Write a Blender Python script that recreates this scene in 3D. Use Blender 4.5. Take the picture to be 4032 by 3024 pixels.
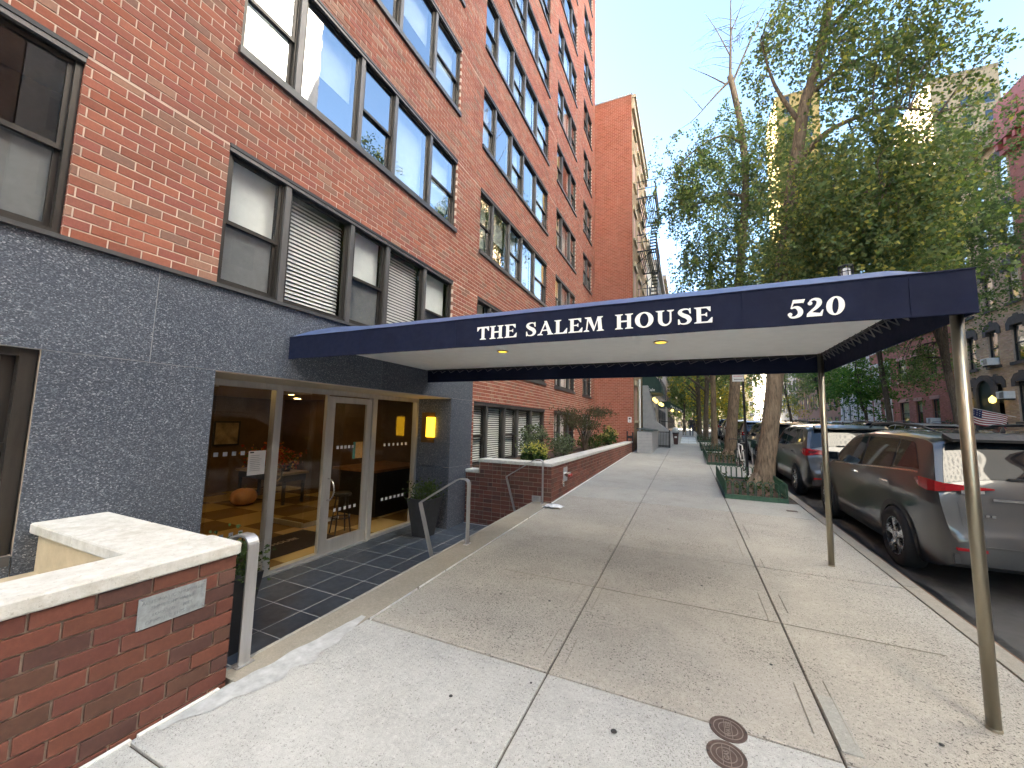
import bpy, bmesh, math, random
import numpy as np
from mathutils import Vector, Matrix, noise
random.seed(7)
rng = np.random.default_rng(7)
R_ = math.radians
for o in list(bpy.data.objects):
    bpy.data.objects.remove(o)
SC = bpy.context.scene
COL = SC.collection

# ------------------------------------------------------------------ camera
F_PX, YAW, PITCH, ROLL = 1526.1, 0.425855, 0.09828, 0.0234817     # photograph: 4032 x 3024
CAM = Vector((0, 0, 1.655))
def cam_axes():
    cy, sy = math.cos(YAW), math.sin(YAW)
    fw = Vector((-sy*math.cos(PITCH), cy*math.cos(PITCH), math.sin(PITCH)))
    r = Vector((cy, sy, 0)); u = r.cross(fw)
    return (math.cos(ROLL)*r + math.sin(ROLL)*u, -math.sin(ROLL)*r + math.cos(ROLL)*u, fw)
CR, CU, CF = cam_axes()
cd = bpy.data.cameras.new('camera'); cam = bpy.data.objects.new('camera', cd); COL.objects.link(cam)
cd.sensor_width = 36; cd.sensor_fit = 'HORIZONTAL'; cd.lens = F_PX/4032*36
cd.clip_start = 0.05; cd.clip_end = 3000
cam.matrix_world = Matrix(((CR.x, CU.x, -CF.x, CAM.x), (CR.y, CU.y, -CF.y, CAM.y), (CR.z, CU.z, -CF.z, CAM.z), (0, 0, 0, 1)))
SC.camera = cam
def project(p):
    d = Vector(p) - CAM; w = d.dot(CF)
    if w < .05: return None
    return (2016 + F_PX*d.dot(CR)/w, 1512 - F_PX*d.dot(CU)/w)
def in_view(p, m=60):
    q = project(p)
    return q is not None and -m < q[0] < 4032+m and -m < q[1] < 3024+m

# ------------------------------------------------------------------ sky, sun, exposure
SUN_EL, SUN_AZ = R_(22), math.atan2(-.99, .12)      # low sun behind the apartment block
W = bpy.data.worlds.new('World'); SC.world = W; W.use_nodes = True
nt = W.node_tree; nt.nodes.clear()
sky = nt.nodes.new('ShaderNodeTexSky'); sky.sky_type = 'NISHITA'; sky.sun_disc = False
sky.sun_elevation = SUN_EL; sky.sun_rotation = SUN_AZ
sky.air_density = 1.0; sky.dust_density = .7; sky.ozone_density = 1.0; sky.altitude = 10
bg = nt.nodes.new('ShaderNodeBackground'); bg.inputs[1].default_value = .05
wo = nt.nodes.new('ShaderNodeOutputWorld')
nt.links.new(sky.outputs[0], bg.inputs[0]); nt.links.new(bg.outputs[0], wo.inputs[0])
sd = bpy.data.lights.new('sun', 'SUN'); sd.energy = 5.0; sd.angle = R_(.5); sd.color = (1, .93, .82)
so = bpy.data.objects.new('sun', sd); COL.objects.link(so)
sv = Vector((math.sin(SUN_AZ)*math.cos(SUN_EL), math.cos(SUN_AZ)*math.cos(SUN_EL), math.sin(SUN_EL)))
so.rotation_euler = sv.to_track_quat('Z', 'Y').to_euler(); so.location = (-30, -30, 60)
vs = SC.view_settings
vs.view_transform = 'Standard'; vs.look = 'None'; vs.gamma = 1; vs.use_curve_mapping = False
vs.exposure = 4.22
vs.use_white_balance = True; vs.white_balance_temperature = 6150; vs.white_balance_tint = 8

# ------------------------------------------------------------------ helpers
OFF = {}
def thing(name, label, cat, loc=(0, 0, 0), group=None, kind=None, parent=None):
    o = bpy.data.objects.new(name, None); COL.objects.link(o); o.location = loc; o.empty_display_size = .1
    OFF[o] = Vector(loc)
    tag(o, label, cat, group, kind); return o
def tag(o, label=None, cat=None, group=None, kind=None):
    if label: o['label'] = label
    if cat: o['category'] = cat
    if group: o['group'] = group
    if kind: o['kind'] = kind
    return o
def link(name, me, mat=None, parent=None, loc=None, kind=None, off=None):
    o = bpy.data.objects.new(name, me); COL.objects.link(o)
    if mat is not None and not me.materials: me.materials.append(mat)
    if parent is not None: o.parent = parent
    if loc is not None: o.location = loc
    if kind: o['kind'] = kind
    OFF[o] = Vector(off) if off is not None else (OFF.get(parent, Vector((0, 0, 0))) if parent is not None else Vector((0, 0, 0)))
    return o
class MB:
    def __init__(s): s.v = []; s.f = []; s.t = []; s.m = []
    def add(s, vs_, fs, tint=None, mi=0):
        n = len(s.v); s.v += [tuple(p) for p in vs_]
        for f in fs: s.f.append([i+n for i in f]); s.t.append(tint); s.m.append(mi)
    def box(s, x0, x1, y0, y1, z0, z1, tint=None, mi=0):
        s.add([(x0,y0,z0),(x1,y0,z0),(x1,y1,z0),(x0,y1,z0),(x0,y0,z1),(x1,y0,z1),(x1,y1,z1),(x0,y1,z1)],
              [(0,3,2,1),(4,5,6,7),(0,1,5,4),(1,2,6,5),(2,3,7,6),(3,0,4,7)], tint, mi)
        return s
    def cbox(s, x0, x1, y0, y1, z0, z1, c=.006, tint=None):      # box with chamfered top and vertical edges
        def ring(e, z): 
            return [(x0+e+c,y0+e,z),(x1-e-c,y0+e,z),(x1-e,y0+e+c,z),(x1-e,y1-e-c,z),(x1-e-c,y1-e,z),(x0+e+c,y1-e,z),(x0+e,y1-e-c,z),(x0+e,y0+e+c,z)]
        v = ring(0, z0+c)+ring(0, z1-c)+ring(c*.7, z1)+ring(c*.7, z0)
        f = []
        for i in range(8):
            j = (i+1) % 8
            f += [(i, j, 8+j, 8+i), (8+i, 8+j, 16+j, 16+i), (j, i, 24+i, 24+j)]
        f += [tuple(range(16, 24)), tuple(reversed(range(24, 32)))]
        s.add(v, f, tint); return s
    def slope_slab(s, x0, x1, y0, y1, zf, th, g=0, tint=None):
        a, b = zf(y0), zf(y1)
        s.add([(x0,y0,a-th),(x1,y0,a-th),(x1,y1,b-th),(x0,y1,b-th),(x0,y0,a),(x1,y0,a),(x1,y1,b),(x0,y1,b)],
              [(0,3,2,1),(4,5,6,7),(0,1,5,4),(1,2,6,5),(2,3,7,6),(3,0,4,7)], tint)
        return s
    def quad(s, a, b, c, d, tint=None): s.add([a, b, c, d], [(0, 1, 2, 3)], tint); return s
    def prism(s, poly, fn, a, b, tint=None):       # fn(p2, h) -> xyz
        n = len(poly)
        v = [fn(p, a) for p in poly]+[fn(p, b) for p in poly]
        f = [tuple(range(n))[::-1], tuple(range(n, 2*n))]+[(i, (i+1) % n, n+(i+1) % n, n+i) for i in range(n)]
        s.add(v, f, tint); return s
    def tube(s, path, rad, n=8, cap=True, tint=None):
        path = [Vector(p) for p in path]
        if not hasattr(rad, '__len__'): rad = [rad]*len(path)
        rings = []; up = None
        for i, p in enumerate(path):
            d = (path[min(i+1, len(path)-1)]-path[max(i-1, 0)])
            d = d.normalized() if d.length > 1e-9 else Vector((0, 0, 1))
            if up is None: up = Vector((0, 0, 1)) if abs(d.z) < .9 else Vector((1, 0, 0))
            x = d.cross(up)
            if x.length < 1e-4: x = d.cross(Vector((0, 1, .3)))
            x.normalize(); y = x.cross(d); up = y
            # keep a stable frame
            rings.append([p+x*math.cos(2*math.pi*k/n)*rad[i]+y*math.sin(2*math.pi*k/n)*rad[i] for k in range(n)])
            up = y
        v = [q for r in rings for q in r]; f = []
        for i in range(len(path)-1):
            for k in range(n):
                f.append((i*n+k, i*n+(k+1) % n, (i+1)*n+(k+1) % n, (i+1)*n+k))
        if cap: f += [tuple(range(n))[::-1], tuple(range((len(path)-1)*n, len(path)*n))]
        s.add(v, f, tint); return s
    def sweep(s, path, side, w, t):              # flat bar: width w along unit vector 'side', thickness t
        path = [Vector(p) for p in path]; side = Vector(side); n = len(path); v = []
        for i, p in enumerate(path):
            d = (path[min(i+1, n-1)]-path[max(i-1, 0)]).normalized(); k = side.cross(d).normalized()
            v += [p+side*w/2+k*t/2, p-side*w/2+k*t/2, p-side*w/2-k*t/2, p+side*w/2-k*t/2]
        f = []
        for i in range(n-1):
            for k in range(4): f.append((i*4+k, i*4+(k+1) % 4, i*4+4+(k+1) % 4, i*4+4+k))
        f += [(3, 2, 1, 0), tuple(range(4*n-4, 4*n))]
        s.add(v, f); return s
    def lathe(s, prof, c=(0, 0, 0), n=16, axis='z', tint=None, cap=True):   # prof [(r, h)]
        c = Vector(c); v = []
        for r, h in prof:
            for k in range(n):
                a = 2*math.pi*k/n; x, y = r*math.cos(a), r*math.sin(a)
                v.append(c+(Vector((x, y, h)) if axis == 'z' else Vector((h, x, y)) if axis == 'x' else Vector((x, h, y))))
        f = []
        for i in range(len(prof)-1):
            for k in range(n): f.append((i*n+k, i*n+(k+1) % n, (i+1)*n+(k+1) % n, (i+1)*n+k))
        if cap: f += [tuple(range(n))[::-1], tuple(range((len(prof)-1)*n, len(prof)*n))]
        s.add(v, f, tint); return s
    def mesh(s, name, off=None, smooth=False):
        me = bpy.data.meshes.new(name)
        v = s.v if off is None else [(p[0]-off[0], p[1]-off[1], p[2]-off[2]) for p in s.v]
        me.from_pydata(v, [], s.f)
        if any(t is not None for t in s.t):
            a = me.attributes.new('tint', 'FLOAT_COLOR', 'FACE')
            a.data.foreach_set('color', [c for t in s.t for c in ((t if t is not None else (1, 1, 1))+(1,))[:4]])
        if any(s.m): me.polygons.foreach_set('material_index', s.m)
        if smooth: me.polygons.foreach_set('use_smooth', [True]*len(me.polygons))
        me.update(); return me
    def build(s, name, mat, parent=None, local=False, loc=None, smooth=False, kind=None):
        off = None if (local or parent is None) else OFF[parent]
        me = s.mesh(name, off, smooth)
        if isinstance(mat, (list, tuple)):
            for m in mat: me.materials.append(m)
            mat = None
        return link(name, me, mat, parent, loc, kind)
def np_mesh(name, V, Q, tint=None, smooth=False):
    me = bpy.data.meshes.new(name); V = np.asarray(V, np.float32); Q = np.asarray(Q, np.int32)
    me.vertices.add(len(V)); me.vertices.foreach_set('co', V.ravel())
    k = Q.shape[1]; me.loops.add(Q.size); me.loops.foreach_set('vertex_index', Q.ravel())
    me.polygons.add(len(Q)); me.polygons.foreach_set('loop_start', np.arange(0, Q.size, k, dtype=np.int32))
    if tint is not None:
        a = me.attributes.new('tint', 'FLOAT_COLOR', 'FACE')
        t = np.ones((len(Q), 4), np.float32); t[:, :3] = tint; a.data.foreach_set('color', t.ravel())
    me.update(calc_edges=True); me.validate()
    return me
def dup(root, loc, rot=None, label=None, parent=None):
    r = root.copy(); COL.objects.link(r); r.location = loc
    if rot is not None: r.rotation_euler = rot
    if label: r['label'] = label
    OFF[r] = Vector(loc)
    def rec(a, b):
        for ch in a.children:
            c = ch.copy(); COL.objects.link(c); c.parent = b; OFF[c] = OFF.get(ch, Vector()); rec(ch, c)
    rec(root, r)
    return r
def text_mesh(txt, size, depth=0.0, bold=0.0, align='LEFT', spacing=1.0):
    cu = bpy.data.curves.new('lettering', 'FONT'); cu.body = txt; cu.size = size; cu.extrude = depth; cu.offset = bold
    cu.align_x = align; cu.space_character = spacing; cu.resolution_u = 2
    o = bpy.data.objects.new('lettering', cu); COL.objects.link(o)
    me = bpy.data.meshes.new_from_object(o.evaluated_get(bpy.context.evaluated_depsgraph_get()))
    bpy.data.objects.remove(o); return me
def smoothstep(x, a, b):
    t = min(1, max(0, (x-a)/(b-a))); return t*t*(3-2*t)

# ------------------------------------------------------------------ materials
class NT:
    def __init__(s, name):
        s.m = bpy.data.materials.new(name); s.m.use_nodes = True; s.t = s.m.node_tree; s.t.nodes.clear()
        s.out = s.n('OutputMaterial'); s.p = s.n('BsdfPrincipled'); s.l(s.p.outputs[0], s.out.inputs[0])
        s.co = s.n('TexCoord').outputs['Object']
    def n(s, t, **k):
        x = s.t.nodes.new('ShaderNode'+t)
        for a, b in k.items(): setattr(x, a, b)
        return x
    def l(s, a, b): s.t.links.new(a, b)
    def noise(s, scale, detail=4, rough=.6, co=None, out=0):
        x = s.n('TexNoise'); x.inputs['Scale'].default_value = scale; x.inputs['Detail'].default_value = detail
        x.inputs['Roughness'].default_value = rough; s.l(co or s.co, x.inputs['Vector']); return x.outputs[out]
    def voro(s, scale, out='Distance', feature='F1', co=None, rnd=1):
        x = s.n('TexVoronoi', feature=feature); x.inputs['Scale'].default_value = scale; x.inputs['Randomness'].default_value = rnd
        s.l(co or s.co, x.inputs['Vector']); return x.outputs[out]
    def ramp(s, fac, stops):
        x = s.n('ValToRGB'); e = x.color_ramp.elements
        while len(e) < len(stops): e.new(.5)
        for k, (p, c) in enumerate(stops): e[k].position = p; e[k].color = (c if hasattr(c, '__len__') else (c, c, c))[:3]+(1,) if hasattr(c, '__len__') else (c, c, c, 1)
        s.l(fac, x.inputs[0]); return x.outputs[0]
    def mix(s, fac, a, b, mode='MIX'):
        x = s.n('Mix', data_type='RGBA', blend_type=mode)
        for i, v in ((0, fac), (6, a), (7, b)):
            if hasattr(v, 'is_linked') or hasattr(v, 'links'): s.l(v, x.inputs[i])
            elif i == 0: x.inputs[0].default_value = v
            else: x.inputs[i].default_value = tuple(v)[:3]+(1,)
        return x.outputs[2]
    def math(s, op, a, b=0.0):
        x = s.n('Math', operation=op)
        for i, v in ((0, a), (1, b)):
            if hasattr(v, 'links'): s.l(v, x.inputs[i])
            else: x.inputs[i].default_value = v
        return x.outputs[0]
    def col(s, c): 
        if hasattr(c, 'links'): s.l(c, s.p.inputs['Base Color'])
        else: s.p.inputs['Base Color'].default_value = tuple(c)[:3]+(1,)
    def set(s, **k):
        for a, v in k.items():
            i = s.p.inputs[a.replace('_', ' ')]
            if hasattr(v, 'links'): s.l(v, i)
            else: i.default_value = v
    def bump(s, h, strength=.3, dist=.01):
        x = s.n('Bump'); x.inputs['Strength'].default_value = strength; x.inputs['Distance'].default_value = dist
        s.l(h, x.inputs['Height']); s.l(x.outputs[0], s.p.inputs['Normal'])
def V3(c, k=1): return tuple(max(0, x*k) for x in c)
def sconce_light(o_name, loc, e, r=.05, c=(1, .62, .18)):
    l = bpy.data.lights.new(o_name, 'POINT'); l.energy = e; l.color = c; l.shadow_soft_size = r
    o = bpy.data.objects.new(o_name, l); COL.objects.link(o); o.location = loc; return o
def plain(name, c, rough=.6, metal=0, var=.12, scale=8, bump=0, bscale=120, spec=.5, coat=0, streak=False):
    m = NT(name); co = m.co
    if streak:
        mp = m.n('Mapping'); mp.inputs['Scale'].default_value = (1, 1, .12); m.l(m.co, mp.inputs[0]); co = mp.outputs[0]
    f = m.noise(scale, 5, .65, co)
    m.col(m.mix(m.ramp(f, [(.3, 0.0), (.7, 1.0)]), V3(c, 1-var), V3(c, 1+var)))
    g = m.noise(scale*3.7, 3)
    m.set(Roughness=m.ramp(g, [(.25, max(.02, rough-.08)), (.75, min(1, rough+.08))]), Metallic=metal, Specular_IOR_Level=spec)
    if coat: m.set(Coat_Weight=coat, Coat_Roughness=.03)
    if bump: m.bump(m.noise(bscale, 4), bump, .004)
    return m.m
def emit(name, c, strength):
    m = NT(name); m.col(c); m.set(Emission_Color=tuple(c)+(1,), Emission_Strength=strength); return m.m
def brick_mat(name, vein=.25, dirt=(.10, .06, .045), gain=1.0, bump=.35):
    m = NT(name); a = m.n('Attribute', attribute_name='tint').outputs['Color']
    f = m.noise(38, 5, .7); c = m.mix(m.ramp(f, [(.3, 0), (.75, 1)]), m.mix(1, a, V3((1, 1, 1), 1-vein), 'MULTIPLY'), a)
    big = m.noise(.7, 4, .6); c = m.mix(m.ramp(big, [(.42, 0), (.75, .28)]), c, V3((.38, .19, .145)))
    sp = m.noise(160, 2, .5); c = m.mix(m.ramp(sp, [(.60, 0), (.75, .5)]), c, dirt)
    mp = m.n('Mapping'); mp.inputs['Scale'].default_value = (3, 3, .35); m.l(m.co, mp.inputs[0])
    st = m.noise(1.6, 4, .6, mp.outputs[0]); c = m.mix(m.ramp(st, [(.60, 0), (.80, .22)]), c, (.52, .34, .28))
    m.col(c); m.set(Roughness=.82, Specular_IOR_Level=.3); m.bump(m.noise(90, 5, .7), bump, .004); return m.m
def concrete_mat(name, c, speck=.5, stain=(.16, .14, .11), sp_scale=55, pale=None):
    m = NT(name); rnd = m.n('ObjectInfo').outputs['Random']
    base = m.mix(m.ramp(m.noise(2.2, 6, .7), [(.3, 0), (.7, 1)]), V3(c, .84), V3(c, 1.12))
    base = m.mix(m.ramp(rnd, [(0, 0), (1, .22)]), base, V3(c, .82))
    base = m.mix(m.ramp(m.noise(.9, 5, .65), [(.52, 0), (.8, .55)]), base, stain)
    base = m.mix(m.ramp(m.noise(240, 3, .7), [(.35, .35), (.6, 0)]), base, V3(c, .45))
    base = m.mix(m.ramp(m.noise(170, 3, .7), [(.55, 0), (.75, .5)]), base, V3(c, 1.5))
    base = m.mix(m.ramp(m.noise(30, 5, .75), [(.38, .42), (.56, 0)]), base, V3(c, .62))
    base = m.mix(m.ramp(m.noise(46, 4, .7), [(.52, 0), (.68, .4)]), base, V3(c, 1.3))
    if speck:
        dens = m.ramp(m.noise(.8, 4, .6), [(.36, 0), (.62, 1)])
        f1 = m.noise(sp_scale*1.6, 2, .45); f2 = m.noise(sp_scale*3.1, 2, .45)
        k1 = m.math('GREATER_THAN', m.math('ADD', f1, m.math('MULTIPLY', dens, .07)), .68); k2 = m.math('GREATER_THAN', m.math('ADD', f2, m.math('MULTIPLY', dens, .06)), .675)
        k = m.math('MAXIMUM', k1, m.math('MULTIPLY', k2, .8)); base = m.mix(m.math('MULTIPLY', k, speck), base, (.085, .075, .065))
    base = m.mix(m.ramp(m.noise(5.5, 6, .75), [(.55, 0), (.75, .4)]), base, V3(c, .62))
    base = m.mix(m.ramp(m.noise(.45, 5, .7), [(.5, 0), (.7, .5)]), base, V3(c, 1.22))
    gum = m.math('LESS_THAN', m.voro(1.9), .028); base = m.mix(m.math('MULTIPLY', gum, .6), base, (.05, .05, .05))
    m.col(base); m.set(Roughness=.85, Specular_IOR_Level=.3); m.bump(m.noise(130, 5, .75), .3, .004); return m.m
def coping_mat(name):
    m = NT(name); c = m.mix(m.ramp(m.noise(14, 6, .7), [(.3, 0), (.7, 1)]), (.50, .49, .45), (.68, .67, .64))
    c = m.mix(m.ramp(m.noise(3.1, 6, .75), [(.52, 0), (.72, .65)]), c, (.36, .335, .26)); c = m.mix(m.ramp(m.noise(55, 3, .7), [(.6, 0), (.72, .6)]), c, (.25, .23, .19))
    m.col(c); m.set(Roughness=.85, Specular_IOR_Level=.3); m.bump(m.noise(70, 6, .8), .6, .006); return m.m
def granite_mat(name):
    m = NT(name)
    v = m.n('TexVoronoi'); v.inputs['Scale'].default_value = 125
    mp = m.n('Mapping'); mp.inputs['Scale'].default_value = (1, .8, 1.2); m.l(m.co, mp.inputs[0])
    wn = m.n('TexNoise'); wn.inputs['Scale'].default_value = 60; m.l(mp.outputs[0], wn.inputs['Vector'])
    m.l(m.mix(.012, mp.outputs[0], wn.outputs['Color']), v.inputs['Vector'])
    s = m.n('SeparateColor'); m.l(v.outputs['Color'], s.inputs[0])
    c = m.ramp(s.outputs[0], [(0, (.018, .024, .037)), (.38, (.042, .053, .076)), (.68, (.088, .104, .135)), (.90, (.19, .21, .25)), (1, (.42, .44, .48))])
    c = m.mix(m.ramp(m.noise(300, 2), [(.4, .5), (.6, 0)]), c, (.018, .022, .032))
    c = m.mix(m.ramp(m.noise(1.1, 3, .5), [(.2, .08), (.85, .36)]), c, (.10, .115, .14))
    rn = m.n('ObjectInfo').outputs['Random']; c = m.mix(m.ramp(rn, [(0, 0), (1, .45)]), c, m.mix(1, c, (1.5, 1.5, 1.5), 'MULTIPLY'))
    m.col(c); m.set(Roughness=.34, Specular_IOR_Level=.45); return m.m
def leaf_mat(name, trans=.5):
    m = NT(name); a = m.n('Attribute', attribute_name='tint').outputs['Color']
    m.col(a); m.set(Roughness=.55, Specular_IOR_Level=.25)
    tr = m.n('BsdfTranslucent'); m.l(m.mix(1, a, (1.3, 1.3, .6), 'MULTIPLY'), tr.inputs[0])
    mx = m.n('MixShader'); mx.inputs[0].default_value = trans
    m.l(m.p.outputs[0], mx.inputs[1]); m.l(tr.outputs[0], mx.inputs[2]); m.l(mx.outputs[0], m.out.inputs[0]); return m.m
def bark_mat(name, c):
    m = NT(name); mp = m.n('Mapping'); mp.inputs['Scale'].default_value = (9, 9, 1.6); m.l(m.co, mp.inputs[0])
    f = m.noise(2.4, 6, .7, mp.outputs[0]); m.col(m.mix(m.ramp(f, [(.35, 0), (.62, 1)]), V3(c, .45), V3(c, 1.25)))
    m.set(Roughness=.9, Specular_IOR_Level=.2); m.bump(f, .9, .03); return m.m
def glass_mat(name, ior=1.6, tint=(.8, .85, .85), rough=.0, wav=.0, boost=0.0):
    m = NT(name); t = m.n('BsdfTransparent'); t.inputs[0].default_value = tint+(1,)
    g = m.n('BsdfGlossy'); g.inputs['Roughness'].default_value = rough; g.inputs[0].default_value = (1, 1, 1, 1)
    lw = m.n('LayerWeight'); lw.inputs['Blend'].default_value = .5
    f0 = ((ior-1)/(ior+1))**2+boost
    fac = m.math('ADD', m.math('MULTIPLY', m.math('POWER', lw.outputs['Facing'], 5.0), 1-f0), f0)
    if wav:
        b = m.n('Bump'); b.inputs['Strength'].default_value = wav; b.inputs['Distance'].default_value = .02
        m.l(m.noise(1.6, 2), b.inputs['Height']); m.l(b.outputs[0], g.inputs['Normal'])
    mx = m.n('MixShader'); m.l(fac, mx.inputs[0]); m.l(t.outputs[0], mx.inputs[1]); m.l(g.outputs[0], mx.inputs[2])
    m.l(mx.outputs[0], m.out.inputs[0]); return m.m

MAT = dict(
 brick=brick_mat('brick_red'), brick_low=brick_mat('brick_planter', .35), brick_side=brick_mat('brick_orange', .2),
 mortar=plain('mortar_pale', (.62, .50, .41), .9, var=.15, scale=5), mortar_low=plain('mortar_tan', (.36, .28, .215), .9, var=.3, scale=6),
 mortar_side=plain('mortar_orange', (.50, .32, .245), .9, var=.12),
 joint=plain('sealant_pale', (.62, .47, .38), .8, var=.08),
 granite=granite_mat('dark_speckled_granite'), ledge=plain('dark_metal_ledge', (.06, .06, .063), .45, var=.2, scale=12),
 frame=plain('bronze_anodised_frame', (.045, .040, .036), .42, .5, var=.22, scale=14, streak=True),
 frame_hi=plain('grey_metal_cover', (.115, .11, .11), .45, .4, var=.22, scale=9, streak=True), head=plain('dark_head_flashing', (.018, .02, .024), .5),
 glass=glass_mat('window_glass', 1.6, (.78, .83, .84), wav=.05, boost=.34), glass_lobby=glass_mat('lobby_glass', 1.5, (.93, .93, .9)),
 glass_low=glass_mat('clear_window_glass', 1.5, (.9, .92, .92), boost=.03), shade=plain('window_shade', (.80, .81, .79), .8, var=.05), shade_grey=plain('insect_screen', (.16, .165, .17), .85, var=.1), slat=plain('blind_slat', (.78, .78, .74), .5, var=.04),
 dark=plain('dark_room', (.022, .021, .02), .9), cream=plain('cream_render', (.50, .42, .29), .85, var=.2, scale=4, bump=.2),
 coping=coping_mat('white_coping_stone'), 
 steel=plain('brushed_steel', (.52, .52, .53), .42, .8, var=.12, scale=20, streak=True), alu=plain('satin_aluminium', (.56, .56, .55), .42, .6, var=.1, scale=12, streak=True),
 chrome=plain('polished_chrome', (.75, .75, .74), .12, 1.0, var=.05), brass=plain('brass_post', (.36, .325, .25), .36, 1.0, var=.10, scale=5, streak=True),
 tile=plain('slate_tile', (.045, .060, .085), .42, var=.3, scale=5, bump=.15), grout=plain('pale_grout', (.42, .43, .44), .9, var=.1),
 con_front=concrete_mat('pale_concrete', (.45, .46, .45), .6, (.36, .35, .31), 58), con_tan=concrete_mat('tan_concrete', (.41, .392, .35), .9, (.29, .265, .225), 48),
 con_grey=concrete_mat('grey_concrete', (.385, .385, .355), .3, (.22, .21, .18), 70), con_kerb=concrete_mat('kerb_concrete', (.33, .305, .255), .2, (.22, .19, .15), 70),
 jointfill=plain('joint_dirt', (.075, .06, .045), .95, var=.3), caulk=plain('white_caulk', (.74, .74, .72), .6, var=.12, scale=20), cement=plain('cement_smear', (.42, .435, .44), .85, var=.22, scale=14, bump=.3),
 asphalt=plain('asphalt', (.055, .054, .052), .85, var=.25, scale=3, bump=.4, bscale=160), rust=plain('rusty_kerb_steel', (.17, .10, .06), .8, .2, var=.4, scale=9),
 navy=plain('navy_canvas', (.006, .0095, .031), .8, spec=.25, var=.18, scale=5, bump=.15, bscale=400), navy_skylit=plain('navy_canvas_skylit', (.05, .082, .19), .55, var=.2, scale=4, bump=.1, bscale=300), soffit=plain('white_soffit_fabric', (.84, .86, .88), .8, var=.04),  # canopy top is the same navy canvas, lightened to paint in skylight
 letter=plain('white_letter', (.86, .86, .82), .6, var=.03), white=plain('white_paint', (.76, .76, .74), .5, var=.06), lace=plain('grey_lacing', (.16, .16, .17), .7),
 black=plain('black_plastic', (.018, .018, .019), .45, var=.2), iron=plain('black_iron', (.022, .022, .024), .5, .3, var=.3), greeniron=plain('green_painted_iron', (.020, .065, .036), .42, var=.3, scale=20),
 castiron=plain('cast_iron_cover', (.105, .075, .066), .65, .35, var=.3, scale=30, bump=.4), castline=plain('worn_iron_relief', (.25, .21, .19), .5, .4),
 soil=plain('mulch_soil', (.085, .048, .03), .95, var=.5, scale=14, bump=.8, bscale=50), bark=bark_mat('ginkgo_bark', (.20, .155, .11)), bark_dark=bark_mat('dark_bark', (.10, .082, .064)),
 leaf=leaf_mat('leaf'), soffit_paint=plain('cream_soffit', (.62, .56, .44), .7, var=.05), wood=plain('warm_wood', (.26, .13, .05), .45, var=.3, scale=6), greybox=plain('grey_painted_wood', (.33, .33, .33), .7, var=.1, scale=5),
 awn=plain('green_awning', (.013, .045, .032), .6, var=.2), awn_txt=plain('awning_letter', (.75, .75, .72), .6), lampglow=emit('sconce_glow', (1, .50, .012), .45), downlight=emit('downlight_glow', (1, .62, .05), .14), ceilglow=emit('lobby_ceiling_light', (1, .60, .17), 5), bulb=emit('bulb_glow', (1, .70, .16), .2),
)
def gz(y): return .0217*(max(-12, min(y, 45))-3.29)
FX = -4.46
# ================================================================== ground, road, sidewalk
def struct(o): o['kind'] = 'structure'; return o
m = MB()
ys = [-30, -12, 45, 400]
m = MB()
for a, b in zip(ys, ys[1:]):
    m.quad((-400, a, gz(a)-1.2), (400, a, gz(a)-1.2), (400, b, gz(b)-1.2), (-400, b, gz(b)-1.2))
struct(m.build('ground', MAT['con_grey']))
m = MB()
for a, b in zip(ys, ys[1:]): m.slope_slab(2.165, 11.3, a, b, lambda y: gz(y)-.14, .3)
struct(m.build('road', MAT['asphalt']))
m = MB()
for a, b in zip(ys, ys[1:]): m.slope_slab(11.3, 16.2, a, b, gz, .5)
struct(m.build('far_pavement', MAT['con_grey']))
# near sidewalk: bed with slabs as pieces
m = MB()
for x0, x1, a, b in [(-2.7, 2.02, -12, 2.65), (-2.47, 2.02, 2.65, 45), (-2.47, 2.02, 45, 300)]: m.slope_slab(x0, x1, a, b, lambda y: gz(y)-.020, .3)
sidewalk = struct(m.build('sidewalk', MAT['jointfill']))
def slab(x0, x1, y0, y1, mat, g=.006, dz=0):
    m = MB(); a, b = gz(y0+g)+dz, gz(y1-g)+dz; c = .006; gy = .010 if y0 > 2 else .007
    X0, X1, Y0, Y1 = x0+g, x1-g, y0+gy, y1-gy
    v = [(X0,Y0,a-.1),(X1,Y0,a-.1),(X1,Y1,b-.1),(X0,Y1,b-.1),(X0,Y0,a-c),(X1,Y0,a-c),(X1,Y1,b-c),(X0,Y1,b-c),(X0+c,Y0+c,a),(X1-c,Y0+c,a),(X1-c,Y1-c,b),(X0+c,Y1-c,b)]
    m.add(v, [(0,1,5,4),(1,2,6,5),(2,3,7,6),(3,0,4,7),(4,5,9,8),(5,6,10,9),(6,7,11,10),(7,4,8,11),(8,9,10,11)])
    return m.build('slab', mat, sidewalk)
XJ = [-2.455, -.892, .69, 2.012]
for i in range(3):
    x0 = XJ[i] if i else -2.69
    for a, b in ((-3.2, -.3), (-.3, 1.19), (1.19, 2.65)):
        if i == 0 or a > 0: pass
        if i and a == 1.19: continue
        if i and a == -.3: b = 2.65
        slab(x0, XJ[i+1], a, b, MAT['con_front'])
yj = [2.65, 5.48, 8.36, 9.66, 12.6, 16.6, 19.5, 22.4, 25.3, 28.2, 31.2, 34.2, 38.2, 42, 45]
for i in range(3):
    for k in range(len(yj)-1):
        a, b = yj[k], yj[k+1]
        if i == 2 and 9 < a < 12:                     # gap for the tree pit
            if a < 9.7: slab(XJ[2], XJ[3], a, 9.66, MAT['con_grey'])
            else:
                slab(1.86, XJ[3], 9.66, 12.6, MAT['con_grey'])
            continue
        slab(XJ[i], XJ[i+1], a, b, MAT['con_tan'] if a < 8 else MAT['con_grey'], dz=(.002 if (i+k) % 3 == 0 else 0))
slab(-2.455, 2.012, 45, 120, MAT['con_grey'])
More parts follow.
